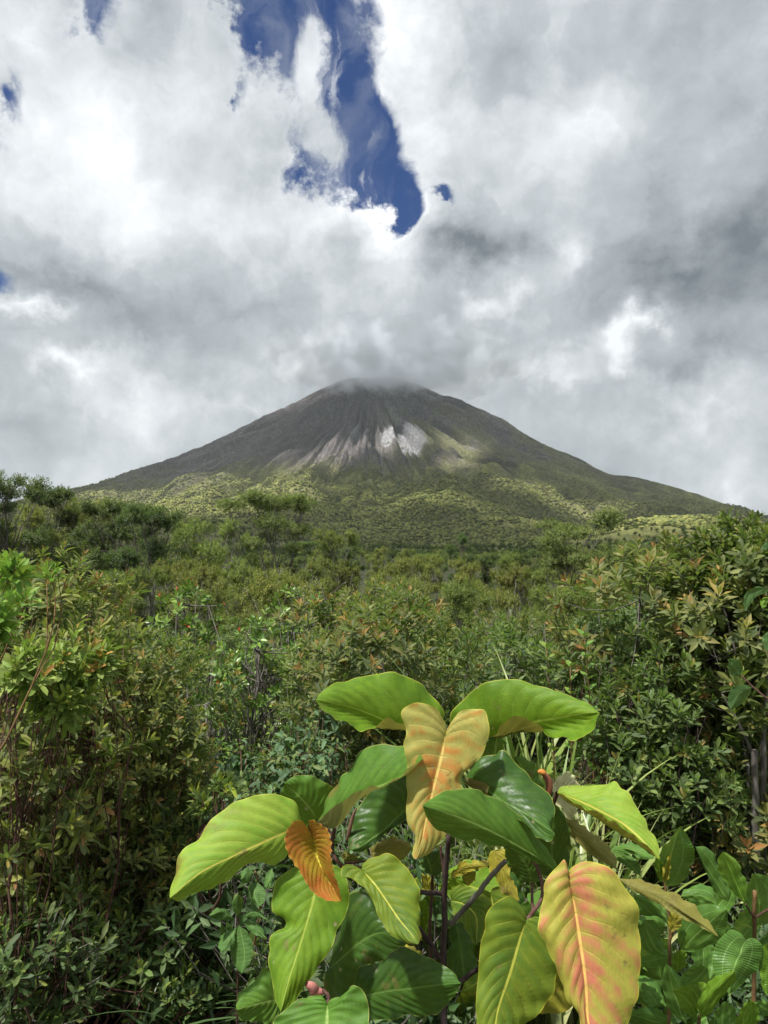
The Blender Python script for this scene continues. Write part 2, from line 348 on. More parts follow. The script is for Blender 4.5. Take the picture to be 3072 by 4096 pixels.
# ------------------------------------------------------------------ woodland on the slopes: one mass of crowns
def build_forest():
    rg = np.random.default_rng(4); N = 500000
    r = np.sqrt(rg.uniform(900 ** 2, 3150 ** 2, N)); a = rg.uniform(R(-36), R(36), N)
    X = r * np.sin(a); Y = r * np.cos(a); Z = np.maximum(H(X, Y), ground_near(X, Y)); 
    rc = np.hypot(X - XC, Y - D0); phi = np.arctan2(X - XC, -(Y - D0))
    n = fbm(X / 190., Y / 190., 12, 4) - .5
    hh = Z + 210 * n + 120 * (fbm(phi * 30, rc / 500., 51, 3) - .5)
    lim = 190 - 60 * sstep(phi, .1, .7) + 60 * sstep(-phi, .6, 1.2)
    dens = 1 - sstep(hh, lim - 60, lim + 110); dens = np.maximum(dens, .035 * (hh < 400)) * (.25 + .75 * sstep(fbm(X / 45., Y / 45., 19, 3), .36, .5))
    step = np.clip(r / 2400., .35, 1); keep = rg.random(N) < dens * .62
    X, Y, Z, r, n, phi = X[keep], Y[keep], Z[keep], r[keep], n[keep], phi[keep]; N = len(X)
    s = rg.uniform(1.9, 3.9, N) * (0.8 + .6 * fbm(X / 60., Y / 60., 9, 2)); hgt = s * rg.uniform(.55, .95, N)
    rings = [(1.0, -.25), (1.0, .35), (.62, .85)]; k = 6
    V = np.zeros((N, 3 * k + 1, 3), np.float32)
    for i, (rad, zz) in enumerate(rings):
        th = rg.uniform(0, 6.28, N)[:, None] * (i == 0) + np.arange(k) * 2 * math.pi / k + i * .5
        q = rad * rg.uniform(.7, 1.25, (N, k)) * s[:, None]
        V[:, i * k:(i + 1) * k, 0] = X[:, None] + q * np.cos(th); V[:, i * k:(i + 1) * k, 1] = Y[:, None] + q * np.sin(th)
        V[:, i * k:(i + 1) * k, 2] = Z[:, None] + hgt[:, None] * (zz + rg.uniform(-.2, .2, (N, k))) + hgt[:, None] * .5
    V[:, -1, 0] = X; V[:, -1, 1] = Y; V[:, -1, 2] = Z + hgt * 1.65
    T = []
    for i in range(2):
        for j in range(k):
            a_, b_ = i * k + j, i * k + (j + 1) % k; T += [(a_, b_, b_ + k), (a_, b_ + k, a_ + k)]
    for j in range(k): T.append((2 * k + j, 2 * k + (j + 1) % k, 3 * k))
    T = np.array(T); M = 3 * k + 1
    TT = (T[None] + (np.arange(N) * M)[:, None, None]).reshape(-1, 3)
    base = np.array([0.225, 0.235, 0.070]); alt = np.array([.33, .32, .10]); dk = np.array([.12, .14, .055])
    f = rg.random(N)[:, None]; cN = base * (1 - f) + np.where(rg.random(N)[:, None] < .5, alt, dk) * f
    cN = cN * (1 + .5 * n[:, None])
    return mesh('forest', V.reshape(-1, 3), TT, col=np.repeat(cN, M, 0), smooth=False)
FORESTMESH = build_forest()
tag(obj('forest', FORESTMESH, FOREST), 'dense green woodland covering the lower slopes of the volcano', 'forest', kind='stuff')

# ------------------------------------------------------------------ leaf and stem geometry
def frame(D, N0):
    D = unit(D); Sd = unit(np.cross(D, N0)); Nn = np.cross(Sd, D); return D, Sd, Nn
TEMPL = {
    0: (np.array([(0, 0, 0), (.55, -.5, 1), (1, 0, 0), (.55, .5, 1)]), np.array([(0, 1, 2), (0, 2, 3)])),
}
def templ1(shape):
    st = {'ob': [(.22, .30), (.52, .44), (.80, .42)], 'el': [(.18, .30), (.45, .5), (.75, .36)], 'ov': [(.14, .42), (.36, .5), (.70, .33)]}[shape]
    v = [(0, 0, 0)]
    for t_, w_ in st: v += [(t_, -w_, 1), (t_, 0, 0), (t_, w_, 1)]
    v.append((1, 0, 0)); T = [(0, 1, 2), (0, 2, 3)]
    for i in range(2):
        a = 1 + 3 * i
        for j in range(2): T += [(a + j, a + 3 + j, a + 4 + j), (a + j, a + 4 + j, a + 1 + j)]
    T += [(7, 10, 8), (8, 10, 9)]
    return np.array(v), np.array(T)
def leaves(Pp, D, N0, L, W, colr, shape=None, fold=.35, droop=.25):
    """many leaves at once: positions, directions, normals -> vertices, triangles, colours"""
    n = len(Pp); v, T = TEMPL[0] if shape is None else templ1(shape)
    D, Sd, Nn = frame(D, N0); L = np.broadcast_to(L, n)[:, None, None]; W = np.broadcast_to(W, n)[:, None, None]
    t_ = v[:, 0][None, :, None]; s_ = v[:, 1][None, :, None]; e_ = v[:, 2][None, :, None]
    droop = np.broadcast_to(droop, n)[:, None, None]
    V = Pp[:, None] + D[:, None] * L * t_ * (1 - .25 * droop * t_) + Sd[:, None] * W * s_ + Nn[:, None] * (np.abs(s_) * W * fold - droop * L * t_ ** 2)
    TT = (T[None] + (np.arange(n) * len(v))[:, None, None]).reshape(-1, 3)
    return V.reshape(-1, 3), TT, np.repeat(colr, len(v), 0)
FGAIN = 1.65
class Acc:
    def __init__(s): s.V = []; s.T = []; s.C = []; s.n = 0
    def add(s, V, T, Cc=None):
        s.V.append(V); s.T.append(np.asarray(T) + s.n); s.n += len(V)
        s.C.append(np.zeros((len(V), 3)) if Cc is None else Cc)
    def tube(s, pts, r0, r1=None, k=6, wob=0):
        pts = np.asarray(pts, float); n = len(pts); r1 = r0 if r1 is None else r1
        tg = unit(np.gradient(pts, axis=0)); up = np.array([0, 0, 1.]) if abs(tg[0, 2]) < .9 else np.array([1., 0, 0])
        a = unit(np.cross(tg, up)); b_ = np.cross(tg, a); th = np.arange(k) * 2 * math.pi / k
        rad = np.linspace(r0, r1, n)
        V = pts[:, None] + rad[:, None, None] * (np.cos(th)[None, :, None] * a[:, None] + np.sin(th)[None, :, None] * b_[:, None])
        idx = np.arange(n * k).reshape(n, k); nx = np.roll(idx, -1, 1)
        T = np.concatenate([np.stack([idx[:-1], nx[:-1], nx[1:]], -1).reshape(-1, 3), np.stack([idx[:-1], nx[1:], idx[1:]], -1).reshape(-1, 3),
                            np.stack([np.full(k, idx[-1, 0]), idx[-1], nx[-1]], -1)])
        s.add(V.reshape(-1, 3), T)
    def mesh(s, name, smooth=True):
        return mesh(name, np.concatenate(s.V), np.concatenate(s.T), col=np.concatenate(s.C), smooth=smooth)
def bez(a, b, bend, n=6):
    a, b = np.asarray(a, float), np.asarray(b, float); t_ = np.linspace(0, 1, n)[:, None]
    m = (a + b) / 2 + bend
    return (1 - t_) ** 2 * a + 2 * t_ * (1 - t_) * m + t_ ** 2 * b
def pick(rg, cols, p, n, j=.18, gain=1.0):
    cols = np.array(cols) * gain; i = rg.choice(len(cols), n, p=np.array(p) / sum(p)); return cols[i] * (1 + rg.uniform(-j, j, (n, 1))) * (1 + rg.uniform(-.06, .06, (n, 3)))
def rosettes(acc, rg, pos, axis, k, L, W, old, young, pold=None, shape=None, spread=(12, 72), spacing=.35, nyoung=.25, fold=.35, droop=.2):
    """whorled shoots: k leaves round every shoot axis, the innermost ones young"""
    n = len(pos); A, U, Vv = frame(axis, rg.normal(size=(n, 3)))
    i = np.tile(np.arange(k), (n, 1)); ang = i * 2.39996 + rg.uniform(0, 6.28, (n, 1)) + rg.uniform(-.25, .25, (n, k))
    f = i / max(k - 1, 1); s0 = np.radians(spread[0] + (spread[1] - spread[0]) * f ** .8 + rg.uniform(-9, 9, (n, k)))
    rad = np.cos(ang)[..., None] * U[:, None] + np.sin(ang)[..., None] * Vv[:, None]
    Dd = np.cos(s0)[..., None] * A[:, None] + np.sin(s0)[..., None] * rad
    Nn = np.sin(s0)[..., None] * A[:, None] - np.cos(s0)[..., None] * rad
    Ls = np.broadcast_to(L, n)[:, None] * (.50 + .55 * np.minimum(1, f * 2.2)) * rg.uniform(.8, 1.15, (n, k))
    Pp = pos[:, None] - A[:, None] * (f * spacing * np.broadcast_to(L, n)[:, None] * 2.2)[..., None]
    colr = pick(rg, old, pold or [1] * len(old), n * k, gain=FGAIN).reshape(n, k, 3)
    yc = pick(rg, young, [1] * len(young), n).reshape(n, 1, 3); isy = (f < nyoung * rg.uniform(0, 1.6, (n, 1)))[..., None]
    colr = np.where(isy, yc * rg.uniform(.85, 1.15, (n, k, 1)), colr)
    V, T, Cc = leaves(Pp.reshape(-1, 3), Dd.reshape(-1, 3), Nn.reshape(-1, 3), Ls.ravel(), (Ls * W).ravel(), colr.reshape(-1, 3), shape, fold, np.repeat(droop, n * k) * rg.uniform(.3, 1.6, n * k))
    acc.add(V, T, Cc)
def crown_points(rg, clumps, n, up=.25, shell=.55):
    """shoot tips spread over the outer shells of the clumps of a crown"""
    cl = np.array([c_[:3] for c_ in clumps], float); rad = np.array([c_[3] for c_ in clumps], float)
    fl = np.array([c_[4] if len(c_) > 4 else 1. for c_ in clumps])
    i = rg.choice(len(cl), n, p=rad ** 2 / (rad ** 2).sum())
    d = rg.normal(size=(n, 3)); d[:, 2] += up; d = unit(d)
    q = rg.uniform(shell, 1.02, n) ** .8
    off = d * q[:, None] * rad[i][:, None]; off[:, 2] *= fl[i]
    return cl[i] + off, unit(d + np.array([0, 0, .75]) * rg.uniform(.4, 1.3, (n, 1)) + rg.normal(size=(n, 3)) * .22), i
def skeleton(acc, rg, base, clumps, tips, idx, r0, rt, nb=None, k=5, twigs=True, wig=.12, fork=0.):
    """limbs from the base to every clump and twigs from the limbs to the shoot tips"""
    base = np.asarray(base, float); limbs = []
    if fork:
        tops = []
        for q_ in range(2):
            tp = base + np.array([rg.normal() * .25, rg.normal() * .25, fork * rg.uniform(.85, 1.25)]); b0_ = base + rg.normal(size=3) * np.array([.25, .25, 0])
            pp = bez(b0_, tp, rg.normal(size=3) * .12, 8); acc.tube(pp, r0 * 1.5, r0, 7); tops.append(pp)
    for c_ in clumps:
        cpt = np.array(c_[:3], float); b0 = base + rg.normal(size=3) * np.array([.06, .06, 0]) * np.linalg.norm(cpt - base) * .4
        if fork: b0 = tops[int(rg.integers(0, 2))][int(rg.integers(4, 8))]
        ln = np.linalg.norm(cpt - b0); end = cpt + np.array([0, 0, .3 * c_[3]])
        p = bez(b0, end, rg.normal(size=3) * ln * wig + np.array([0, 0, .05 * ln]), 9); p[1:-1] += rg.normal(size=(7, 3)) * ln * .012
        limbs.append(p); acc.tube(p, r0 * rg.uniform(.7, 1.1), r0 * .35, k + 1)
    if twigs:
        for t_, i in zip(tips, idx):
            p = limbs[i]; j = int(rg.integers(3, 9)); ln = np.linalg.norm(t_ - p[j])
            acc.tube(bez(p[j], t_, rg.normal(size=3) * ln * .14 - np.array([0, 0, ln * .12]), 4), rt * rg.uniform(.8, 1.5), rt * .5, 3)
def rand_clumps(rg, w_, h_, n, lo=.45, size=(.28, .45), flat=1.):
    out = []
    for i in range(n):
        a = rg.uniform(0, 6.28); q = rg.uniform(0, 1) ** .6; zz = rg.uniform(lo, .88)
        q *= math.sqrt(max(.1, 1 - ((zz - .5) / .55) ** 2)) * .75
        out.append((w_ / 2 * q * math.cos(a), w_ / 2 * q * math.sin(a), h_ * zz, w_ * rg.uniform(*size) * .62, flat))
    return out
OLIVE = [(.090, .115, .032), (.070, .098, .030), (.12, .135, .040), (.05, .075, .028)]
GOLD = [(.32, .25, .06), (.28, .26, .055), (.30, .20, .05)]
FRESH = [(.16, .24, .035), (.20, .27, .04), (.13, .20, .035)]
def proto(kind, seed):
    rg = np.random.default_rng(seed); lf, st = Acc(), Acc(); mat, bk = FOL, BARK
    if kind == 'golden':             # olive shrub of whorled shoots with golden tips
        cl = rand_clumps(rg, 2.2, 2.7, 12, .20); pos, ax, ix = crown_points(rg, cl, 640)
        rosettes(lf, rg, pos, ax, 14, .10, .32, OLIVE, GOLD + [(.2, .22, .05)], spacing=.4, nyoung=.30)
        skeleton(st, rg, (0, 0, 0), cl, pos[:160], ix[:160], .014, .0035); bk = BARK
    elif kind == 'olive':
        cl = rand_clumps(rg, 2.3, 2.9, 12, .20); pos, ax, ix = crown_points(rg, cl, 640)
        rosettes(lf, rg, pos, ax, 14, .10, .33, [(.085, .12, .033), (.065, .10, .03), (.11, .15, .04), (.045, .07, .026)], FRESH, spacing=.5, nyoung=.22)
        skeleton(st, rg, (0, 0, 0), cl, pos[:160], ix[:160], .014, .0035)
    elif kind == 'glossy':           # round-leaved bright green shrub
        cl = rand_clumps(rg, 1.9, 2.4, 14, .25, (.2, .34)); pos, ax, ix = crown_points(rg, cl, 480)
        rosettes(lf, rg, pos, ax, 11, .065, .50, [(.075, .13, .024), (.10, .165, .028), (.055, .10, .02), (.125, .19, .03)], [(.18, .27, .04), (.16, .25, .04), (.18, .26, .04), (.16, .24, .035), (.15, .24, .035), (.35, .06, .03)], spacing=.5, nyoung=.14)
        skeleton(st, rg, (0, 0, 0), cl, pos, ix, .02, .005); mat = FOLG; bk = BARK
    elif kind == 'fine':             # small-leaved pale-stemmed tree
        cl = rand_clumps(rg, 4.0, 5.2, 30, .24, (.17, .28)); pos, ax, ix = crown_points(rg, cl, 2300, .5, .15)
        rosettes(lf, rg, pos, ax, 11, .10, .34, [(.125, .15, .030), (.09, .12, .026), (.16, .18, .036), (.055, .08, .022)], [(.24, .25, .045), (.20, .24, .04)], spacing=.9, nyoung=.25)
        skeleton(st, rg, (0, 0, 0), cl, pos[:260], ix[:260], .026, .006, fork=1.9); bk = BARKP
    elif kind == 'dark':             # darker broad tree of the horizon
        cl = rand_clumps(rg, 4.4, 6.2, 26, .30, (.17, .28), .7); pos, ax, ix = crown_points(rg, cl, 2300, .5, .15)
        rosettes(lf, rg, pos, ax, 11, .115, .38, [(.048, .072, .024), (.035, .055, .02), (.066, .09, .028)], [(.08, .12, .035)], spacing=.9, nyoung=.2)
        skeleton(st, rg, (0, 0, 0), cl, pos[:160], ix[:160], .030, .007, fork=2.6); bk = BARK
    elif kind == 'umbrella':         # thin tree with separate airy layers
        cl = [(rg.uniform(-1.9, 1.9), rg.uniform(-1.2, 1.2), rg.uniform(3.9, 6.4), rg.uniform(.6, 1.0), .5) for i in range(15)]
        pos, ax, ix = crown_points(rg, cl, 1700, .6, .2)
        rosettes(lf, rg, pos, ax, 11, .125, .36, [(.075, .11, .032), (.055, .085, .028), (.10, .14, .036)], [(.14, .18, .045)], spacing=.8, nyoung=.2)
        skeleton(st, rg, (0, 0, 0), cl, pos[:160], ix[:160], .026, .007, fork=2.9); bk = BARK
    elif kind == 'twiggy':           # nearly bare tangle of grey twigs
        cl = rand_clumps(rg, 2.1, 2.9, 11, .35); pos, ax, ix = crown_points(rg, cl, 520, .3, .2)
        s_ = rg.random(520) < .40
        rosettes(lf, rg, pos[s_], ax[s_], 6, .06, .35, [(.09, .12, .04), (.14, .15, .05), (.06, .08, .03)], GOLD[:1] + [(.18, .2, .05)], spacing=1.2, nyoung=.2)
        skeleton(st, rg, (0, 0, 0), cl, pos, ix, .012, .0045, wig=.2); bk = BARK
    elif kind == 'low':              # dark undergrowth of mixed lanceolate leaves
        cl = rand_clumps(rg, 1.5, 1.2, 7, .25); pos, ax, ix = crown_points(rg, cl, 260)
        rosettes(lf, rg, pos, ax, 8, .10, .30, [(.045, .085, .030), (.06, .11, .035), (.09, .14, .05), (.035, .06, .022)], [(.14, .2, .05)], spacing=.8, nyoung=.15)
        skeleton(st, rg, (0, 0, 0), cl, pos, ix, .01, .004); bk = BARK
    return lf.mesh(kind + '_foliage', False), st.mesh(kind + '_stems', True), mat, bk
PROTO = {}
def get(kind, i):
    if (kind, i) not in PROTO: PROTO[(kind, i)] = proto(kind, sum(map(ord, kind)) * 7 + i)
    return PROTO[(kind, i)]
INFO = {'golden': ('shrub', 'shrub', 'stems', 'foliage'), 'olive': ('shrub', 'shrub', 'stems', 'foliage'), 'glossy': ('round_leaved_shrub', 'shrub', 'stems', 'foliage'),
        'fine': ('small_leaved_tree', 'tree', 'trunk', 'crown'), 'dark': ('dark_tree', 'tree', 'trunk', 'crown'), 'umbrella': ('layered_tree', 'tree', 'trunk', 'crown'),
        'twiggy': ('bare_twigged_shrub', 'shrub', 'stems', 'foliage'), 'low': ('undergrowth_plant', 'plant', 'stems', 'foliage')}
def place_label(kind, x, y):
    d = math.hypot(x, y); a = x / y * 700 + 384
    side = 'left third' if a < 256 else ('middle third' if a < 512 else 'right third')
    if kind == 'low': return {1: 'low dark leafy plant under the shrubs, %s' % side, 0: 'low dark leafy plant behind the big leaves, %s' % side}[d > 4]
    far = {0: 'just behind the foremost shrubs', 1: 'halfway into the thicket', 2: 'where thicket turns to trees', 3: 'in the tree belt', 4: 'farthest out below the volcano'}[0 if d < 9 else 1 if d < 19 else 2 if d < 36 else 3 if d < 75 else 4]
    look = {'golden': 'olive shrub with golden shoot tips', 'olive': 'plain olive green whorled shrub', 'glossy': 'bright green round leaved shrub', 'fine': 'small leaved pale stemmed tree', 'dark': 'dark green tree', 'umbrella': 'airy layered tree', 'twiggy': 'half bare grey twigged shrub'}[kind]
    return '%s %s, %s' % (look, far, side)
def plant(kind, i, x, y, s, rot, label, group=None, z=None, zs=1.):
    if group: label = place_label(kind, x, y)
    nm, cat, sn_, fn = INFO[kind]; lm, sm, mat, bk = get(kind, i)
    e_ = empty(nm, (x, y, (float(ground_near(np.array(x), np.array(y))) - .05) if z is None else z)); e_.rotation_euler[2] = rot; e_.scale = (s, s, s * zs)
    obj(sn_, sm, bk, e_); obj(fn, lm, mat, e_); tag(e_, label, cat, group)
    return e_
rg = np.random.default_rng(11)
LB = {'golden': 'olive shrub with golden shoot tips in the thicket below the volcano', 'olive': 'plain olive green shrub of whorled shoots in the thicket below the volcano',
      'glossy': 'bright green round leaved shrub with glossy leaves in the thicket', 'fine': 'small leaved green tree with pale thin stems in the belt of trees before the volcano',
      'dark': 'dark green tree standing against the foot of the volcano', 'umbrella': 'thin pale stemmed tree with airy layered crown in the tree belt',
      'twiggy': 'half bare shrub of tangled grey twigs in the middle of the thicket', 'low': 'low dark leafy plant filling the shade under the shrubs'}
GR = {k: {'golden': 'golden tipped shrubs in the thicket', 'olive': 'olive green shrubs in the thicket', 'glossy': 'round leaved shrubs in the thicket', 'fine': 'small leaved trees in the belt of trees',
      'dark': 'dark trees in the belt of trees', 'umbrella': 'layered trees in the belt of trees', 'twiggy': 'bare twigged shrubs', 'low': 'undergrowth plants'}[k] for k in LB}
def scatter(n, d0, d1, azr, kinds, probs, sc, mind):
    pts = []; tries = 0
    while len(pts) < n and tries < 30000:
        tries += 1
        d = math.sqrt(rg.uniform(d0 ** 2, d1 ** 2)); a = rg.uniform(-azr, azr); x, y = d * math.sin(a), d * math.cos(a)
        if all((x - q[0]) ** 2 + (y - q[1]) ** 2 > mind ** 2 for q in pts): pts.append((x, y))
    for (x, y) in pts:
        kd = str(rg.choice(kinds, p=np.array(probs) / sum(probs)))
        plant(kd, int(rg.integers(0, 3)), x, y, float(rg.uniform(*sc)), float(rg.uniform(0, 6.28)), LB[kd], GR[kd])
    return pts
scatter(42, 3.6, 9, R(36), ['low', 'olive', 'twiggy', 'golden'], [3, 1.6, 1.0, 1], (.55, .85), .75)
scatter(95, 7.5, 19, R(34), ['golden', 'olive', 'glossy', 'twiggy'], [3, 3, 1.4, 1.6], (.75, 1.12), 1.25)
scatter(70, 19, 36, R(33), ['fine', 'olive', 'golden', 'glossy', 'twiggy'], [4, 2, 1, .6, .6], (.62, .86), 2.0)
scatter(75, 36, 75, R(33), ['fine', 'dark', 'umbrella'], [6, .6, .4], (.66, .86), 3.2)
scatter(45, 75, 150, R(33), ['fine', 'dark', 'umbrella'], [6, 1, .4], (.72, .95), 5)
# trees one can tell apart along the skyline: x of the photo (1659 view), top y, distance
def skyline(kind, i, x, ytop, d, label, hgt, zs=1.):
    hgt = hgt * .90
    X_, Y_ = O(x, ytop); p = P(X_, Y_, d); g0 = float(ground_near(np.array(p[0]), np.array(p[1])))
    s = (p[2] - g0) / hgt
    return plant(kind, i, float(p[0]), float(p[1]), s / zs, random.Random(x).uniform(0, 6), label, None, zs=zs)
skyline('dark', 0, 20, 1020, 42, 'dark tall tree at the far left edge of the picture reaching into the sky', 6.4)
skyline('dark', 1, 110, 1058, 50, 'dark round topped tree just right of the leftmost tall tree', 6.2)
skyline('dark', 2, 245, 1062, 44, 'dark wide crowned tree left of the volcano foot with open branches', 6.2)
skyline('dark', 0, 320, 1092, 40, 'smaller dark tree leaning right beside the wide crowned one', 6.2)
skyline('fine', 1, 60, 1095, 46, 'green bushy tree under the leftmost tall tree', 5.2)
skyline('fine', 0, 170, 1085, 52, 'green bushy tree between the two dark trees on the left', 5.2)
skyline('fine', 2, 420, 1115, 48, 'thin topped tree below the sunlit left slope', 5.2)
skyline('umbrella', 0, 590, 1090, 38, 'tallest airy tree before the middle of the volcano, its crown spread wide', 6.7)
skyline('fine', 0, 720, 1150, 50, 'rounded green tree just right of the tallest airy middle tree', 5.2)
skyline('fine', 1, 500, 1130, 55, 'rounded green tree just left of the tallest airy middle tree', 5.2)
skyline('umbrella', 1, 1215, 1118, 30, 'airy tree with bent pale trunk before the right flank', 6.7)
skyline('dark', 1, 995, 1155, 60, 'small dark pointed tree right of the middle of the tree line', 6.2, 1.3)
skyline('fine', 2, 1340, 1165, 40, 'bushy tree between the airy right tree and the tall shrub', 5.2)
skyline('dark', 2, 1420, 1168, 50, 'dark bushy tree behind the tall shrub on the right', 6.2)
skyline('glossy', 0, 545, 1272, 9.5, 'bright round leaved shrub standing clear below the middle trees', 2.5)
skyline('glossy', 1, 445, 1385, 7.0, 'large vivid green round leaved shrub in the left middle of the thicket', 2.5)
skyline('golden', 0, 790, 1330, 9.0, 'golden topped shrub in the middle of the thicket above the big leaves', 2.8)
skyline('golden', 1, 900, 1375, 7.5, 'golden topped shrub directly above the big heart shaped leaf', 2.8)
skyline('twiggy', 0, 690, 1260, 12, 'leafless reddish twigged bush behind the golden topped shrub', 3.0)
skyline('twiggy', 1, 1100, 1290, 10, 'bush of bare pale twigs right of the middle of the thicket', 3.0)


# ------------------------------------------------------------------ unseen cloud deck added to shade the slopes, gaps shaped for the sun patches
def build_deck():
    Zd = 3000.; xs = np.arange(-3300, 1500, 28.); ys = np.arange(-700, 2560, 28.); X, Y = np.meshgrid(xs, ys, indexing='ij')
    f = .62 + .5 * (fbm(X / 500., Y / 500., 301, 4) - .5)
    for (x, y, rx, ry) in SUNNY:
        c0 = hit(*O(x, y)); k = (Zd - c0[2]) / SUN_DIR[2]; hx, hy = c0[0] + SUN_DIR[0] * k, c0[1] + SUN_DIR[1] * k
        q = np.sqrt(((X - hx) / rx / 1.35) ** 2 + ((Y - hy) / ry / 1.8) ** 2) + .8 * (fbm(X / 110., Y / 110., 311, 3) - .5)
        f = np.minimum(f, (q - 1) * .9)
    ed = np.minimum.reduce([X + 3300, 1470 - X, Y + 700, 2500 - Y]) / 300.; f = np.minimum(f, ed)
    n_, m_ = X.shape; th = np.sqrt(np.clip(f, 0, 1)); bump = fbm(X / 130., Y / 130., 321, 4)
    top = Zd + th * (15 + 70 * bump); bot = Zd - th * (8 + 20 * bump) - .5
    A_ = np.stack([X, Y, top], -1).reshape(-1, 3); B_ = np.stack([X, Y, bot], -1).reshape(-1, 3); idx = np.arange(n_ * m_).reshape(n_, m_)
    q = np.stack([idx[:-1, :-1], idx[1:, :-1], idx[1:, 1:], idx[:-1, 1:]], -1).reshape(-1, 4)
    keep = (f.ravel()[q] > 0).any(1); q = q[keep]
    return mesh('shade_cloud_deck', np.concatenate([A_, B_]), np.concatenate([q, q[:, ::-1] + n_ * m_]), smooth=True)
SUNNY = [(360, 1090, 220, 130), (300, 1095, 200, 140), (560, 1050, 220, 140), (330, 1078, 220, 140), (430, 1060, 230, 110), (520, 1075, 200, 110), (600, 1035, 150, 100), (680, 1000, 150, 90), (730, 985, 120, 80), (500, 1105, 90, 60), (872, 964, 95, 70), (930, 1075, 110, 30), (760, 1078, 90, 28),
         (1000, 965, 90, 80), (985, 1005, 80, 60), (1160, 1062, 90, 60), (1270, 1108, 90, 50), (1370, 1135, 110, 45), (1170, 1130, 70, 30), (820, 975, 70, 40)]
cm, t = mat_new('cloud_white')
b = t.add('ShaderNodeBsdfDiffuse', {0: (.93, .94, .95, 1)}); b2 = t.add('ShaderNodeBsdfTranslucent', {0: (.93, .94, .95, 1)})
mx = t.add('ShaderNodeMixShader', {0: .52, 1: b.outputs[0], 2: b2.outputs[0]}); t.l.new(mx.outputs[0], t.add('ShaderNodeOutputMaterial').inputs[0])
deck = tag(obj('shade_cloud_deck', build_deck(), cm), 'unseen broken deck of cloud added overhead to shade the volcano', 'cloud', kind='stuff')
# cloud wrapped round the summit
def ellipsoid(cx, cy, cz, rx, ry, rz, name):
    u = np.linspace(0, math.pi, 17); v = np.arange(32) * 2 * math.pi / 32
    U_, V_ = np.meshgrid(u, v, indexing='ij'); X = np.sin(U_) * np.cos(V_) * rx; Y = np.sin(U_) * np.sin(V_) * ry; Z = np.cos(U_) * rz
    idx = np.arange(17 * 32).reshape(17, 32); nx = np.roll(idx, -1, 1)
    q = np.stack([idx[:-1], idx[1:], nx[1:], nx[:-1]], -1).reshape(-1, 4)
    me = mesh(name, np.stack([X, Y, Z], -1).reshape(-1, 3), q); o = bpy.data.objects.new(name, me); COL.objects.link(o); o.location = (cx, cy, cz); return o
sc_ = ellipsoid(XC + 130, D0 - 90, 880, 680, 430, 205, 'summit_cloud')
m, t = mat_new('cloud_vapour'); oc = t.add('ShaderNodeTexCoord').outputs['Object']
nv = t.add('ShaderNodeVectorMath', {0: oc, 1: (680, 430, 205)}, operation='DIVIDE').outputs[0]
ln = t.add('ShaderNodeVectorMath', {0: nv}, operation='LENGTH').outputs['Value']
nz = t.noise(oc, .0085, 6, .62).outputs['Fac']
dn = t.m('MULTIPLY_ADD', t.m('SUBTRACT', nz, .5), 2.2, c=t.m('SUBTRACT', .95, ln))
dens = t.m('MULTIPLY', t.ss(dn, .03, .52), .012)
pvn = t.add('ShaderNodeVolumePrincipled', {'Color': (.965, .98, 1.0, 1), 'Density': dens, 'Anisotropy': -.05})
t.l.new(pvn.outputs[0], t.add('ShaderNodeOutputMaterial').inputs['Volume']); sc_.data.materials.append(m)
tag(sc_, 'soft grey cloud wrapped round the summit of the volcano', 'cloud', kind='stuff')
c.volume_step_rate = 1.0; c.volume_max_steps = 256

# leafy woodland between the tree belt and the foot of the volcano
def build_woods():
    rg = np.random.default_rng(9); N = 2600; r = np.sqrt(rg.uniform(150 ** 2, 1000 ** 2, N)); a = rg.uniform(R(-33), R(33), N)
    X = r * np.sin(a); Y = r * np.cos(a); Z = np.where(r < 620, ground_near(X, Y), np.maximum(H(X, Y), ground_near(X, Y)))
    acc = Acc(); K = 150
    hgt = rg.uniform(2.6, 6.2, N) * (.75 + .5 * vnoise(X / 60., Y / 60., 3)); rad = hgt * rg.uniform(.30, .5, N)
    cen = rg.normal(size=(N, 9, 3)) * np.array([.5, .5, .26]); ci = rg.integers(0, 9, (N, K)); d = unit(rg.normal(size=(N, K, 3)))
    P_ = np.take_along_axis(cen, ci[..., None].repeat(3, -1), 1) + d * .38 * rg.uniform(.5, 1.1, (N, K, 1))
    pos = np.stack([X, Y, Z + hgt * .62], -1)[:, None] + P_ * np.stack([rad, rad, hgt * .42], -1)[:, None]
    tc_ = pick(rg, [(.12, .145, .035), (.09, .12, .03), (.15, .17, .04), (.06, .085, .026)], [3, 3, 2, 2], N)
    colr = np.repeat(tc_[:, None], K, 1) * rg.uniform(.7, 1.35, (N, K, 1))
    L = (.55 + .6 * np.clip(r / 700, 0, 1))[:, None] * rg.uniform(.6, 1.2, (N, K))
    V, T, Cc = leaves(pos.reshape(-1, 3), (d + np.array([0, 0, .3])).reshape(-1, 3), (rg.normal(size=(N * K, 3)) * .5 + np.array([0, 0, 1.])), L.ravel(), L.ravel() * .6, colr.reshape(-1, 3)); acc.add(V, T, Cc)
    return acc.mesh('woods', False)
WM = build_woods(); tag(obj('woods', WM, FOL), 'continuous green woodland between the tree belt and the foot of the volcano', 'woods', kind='stuff')
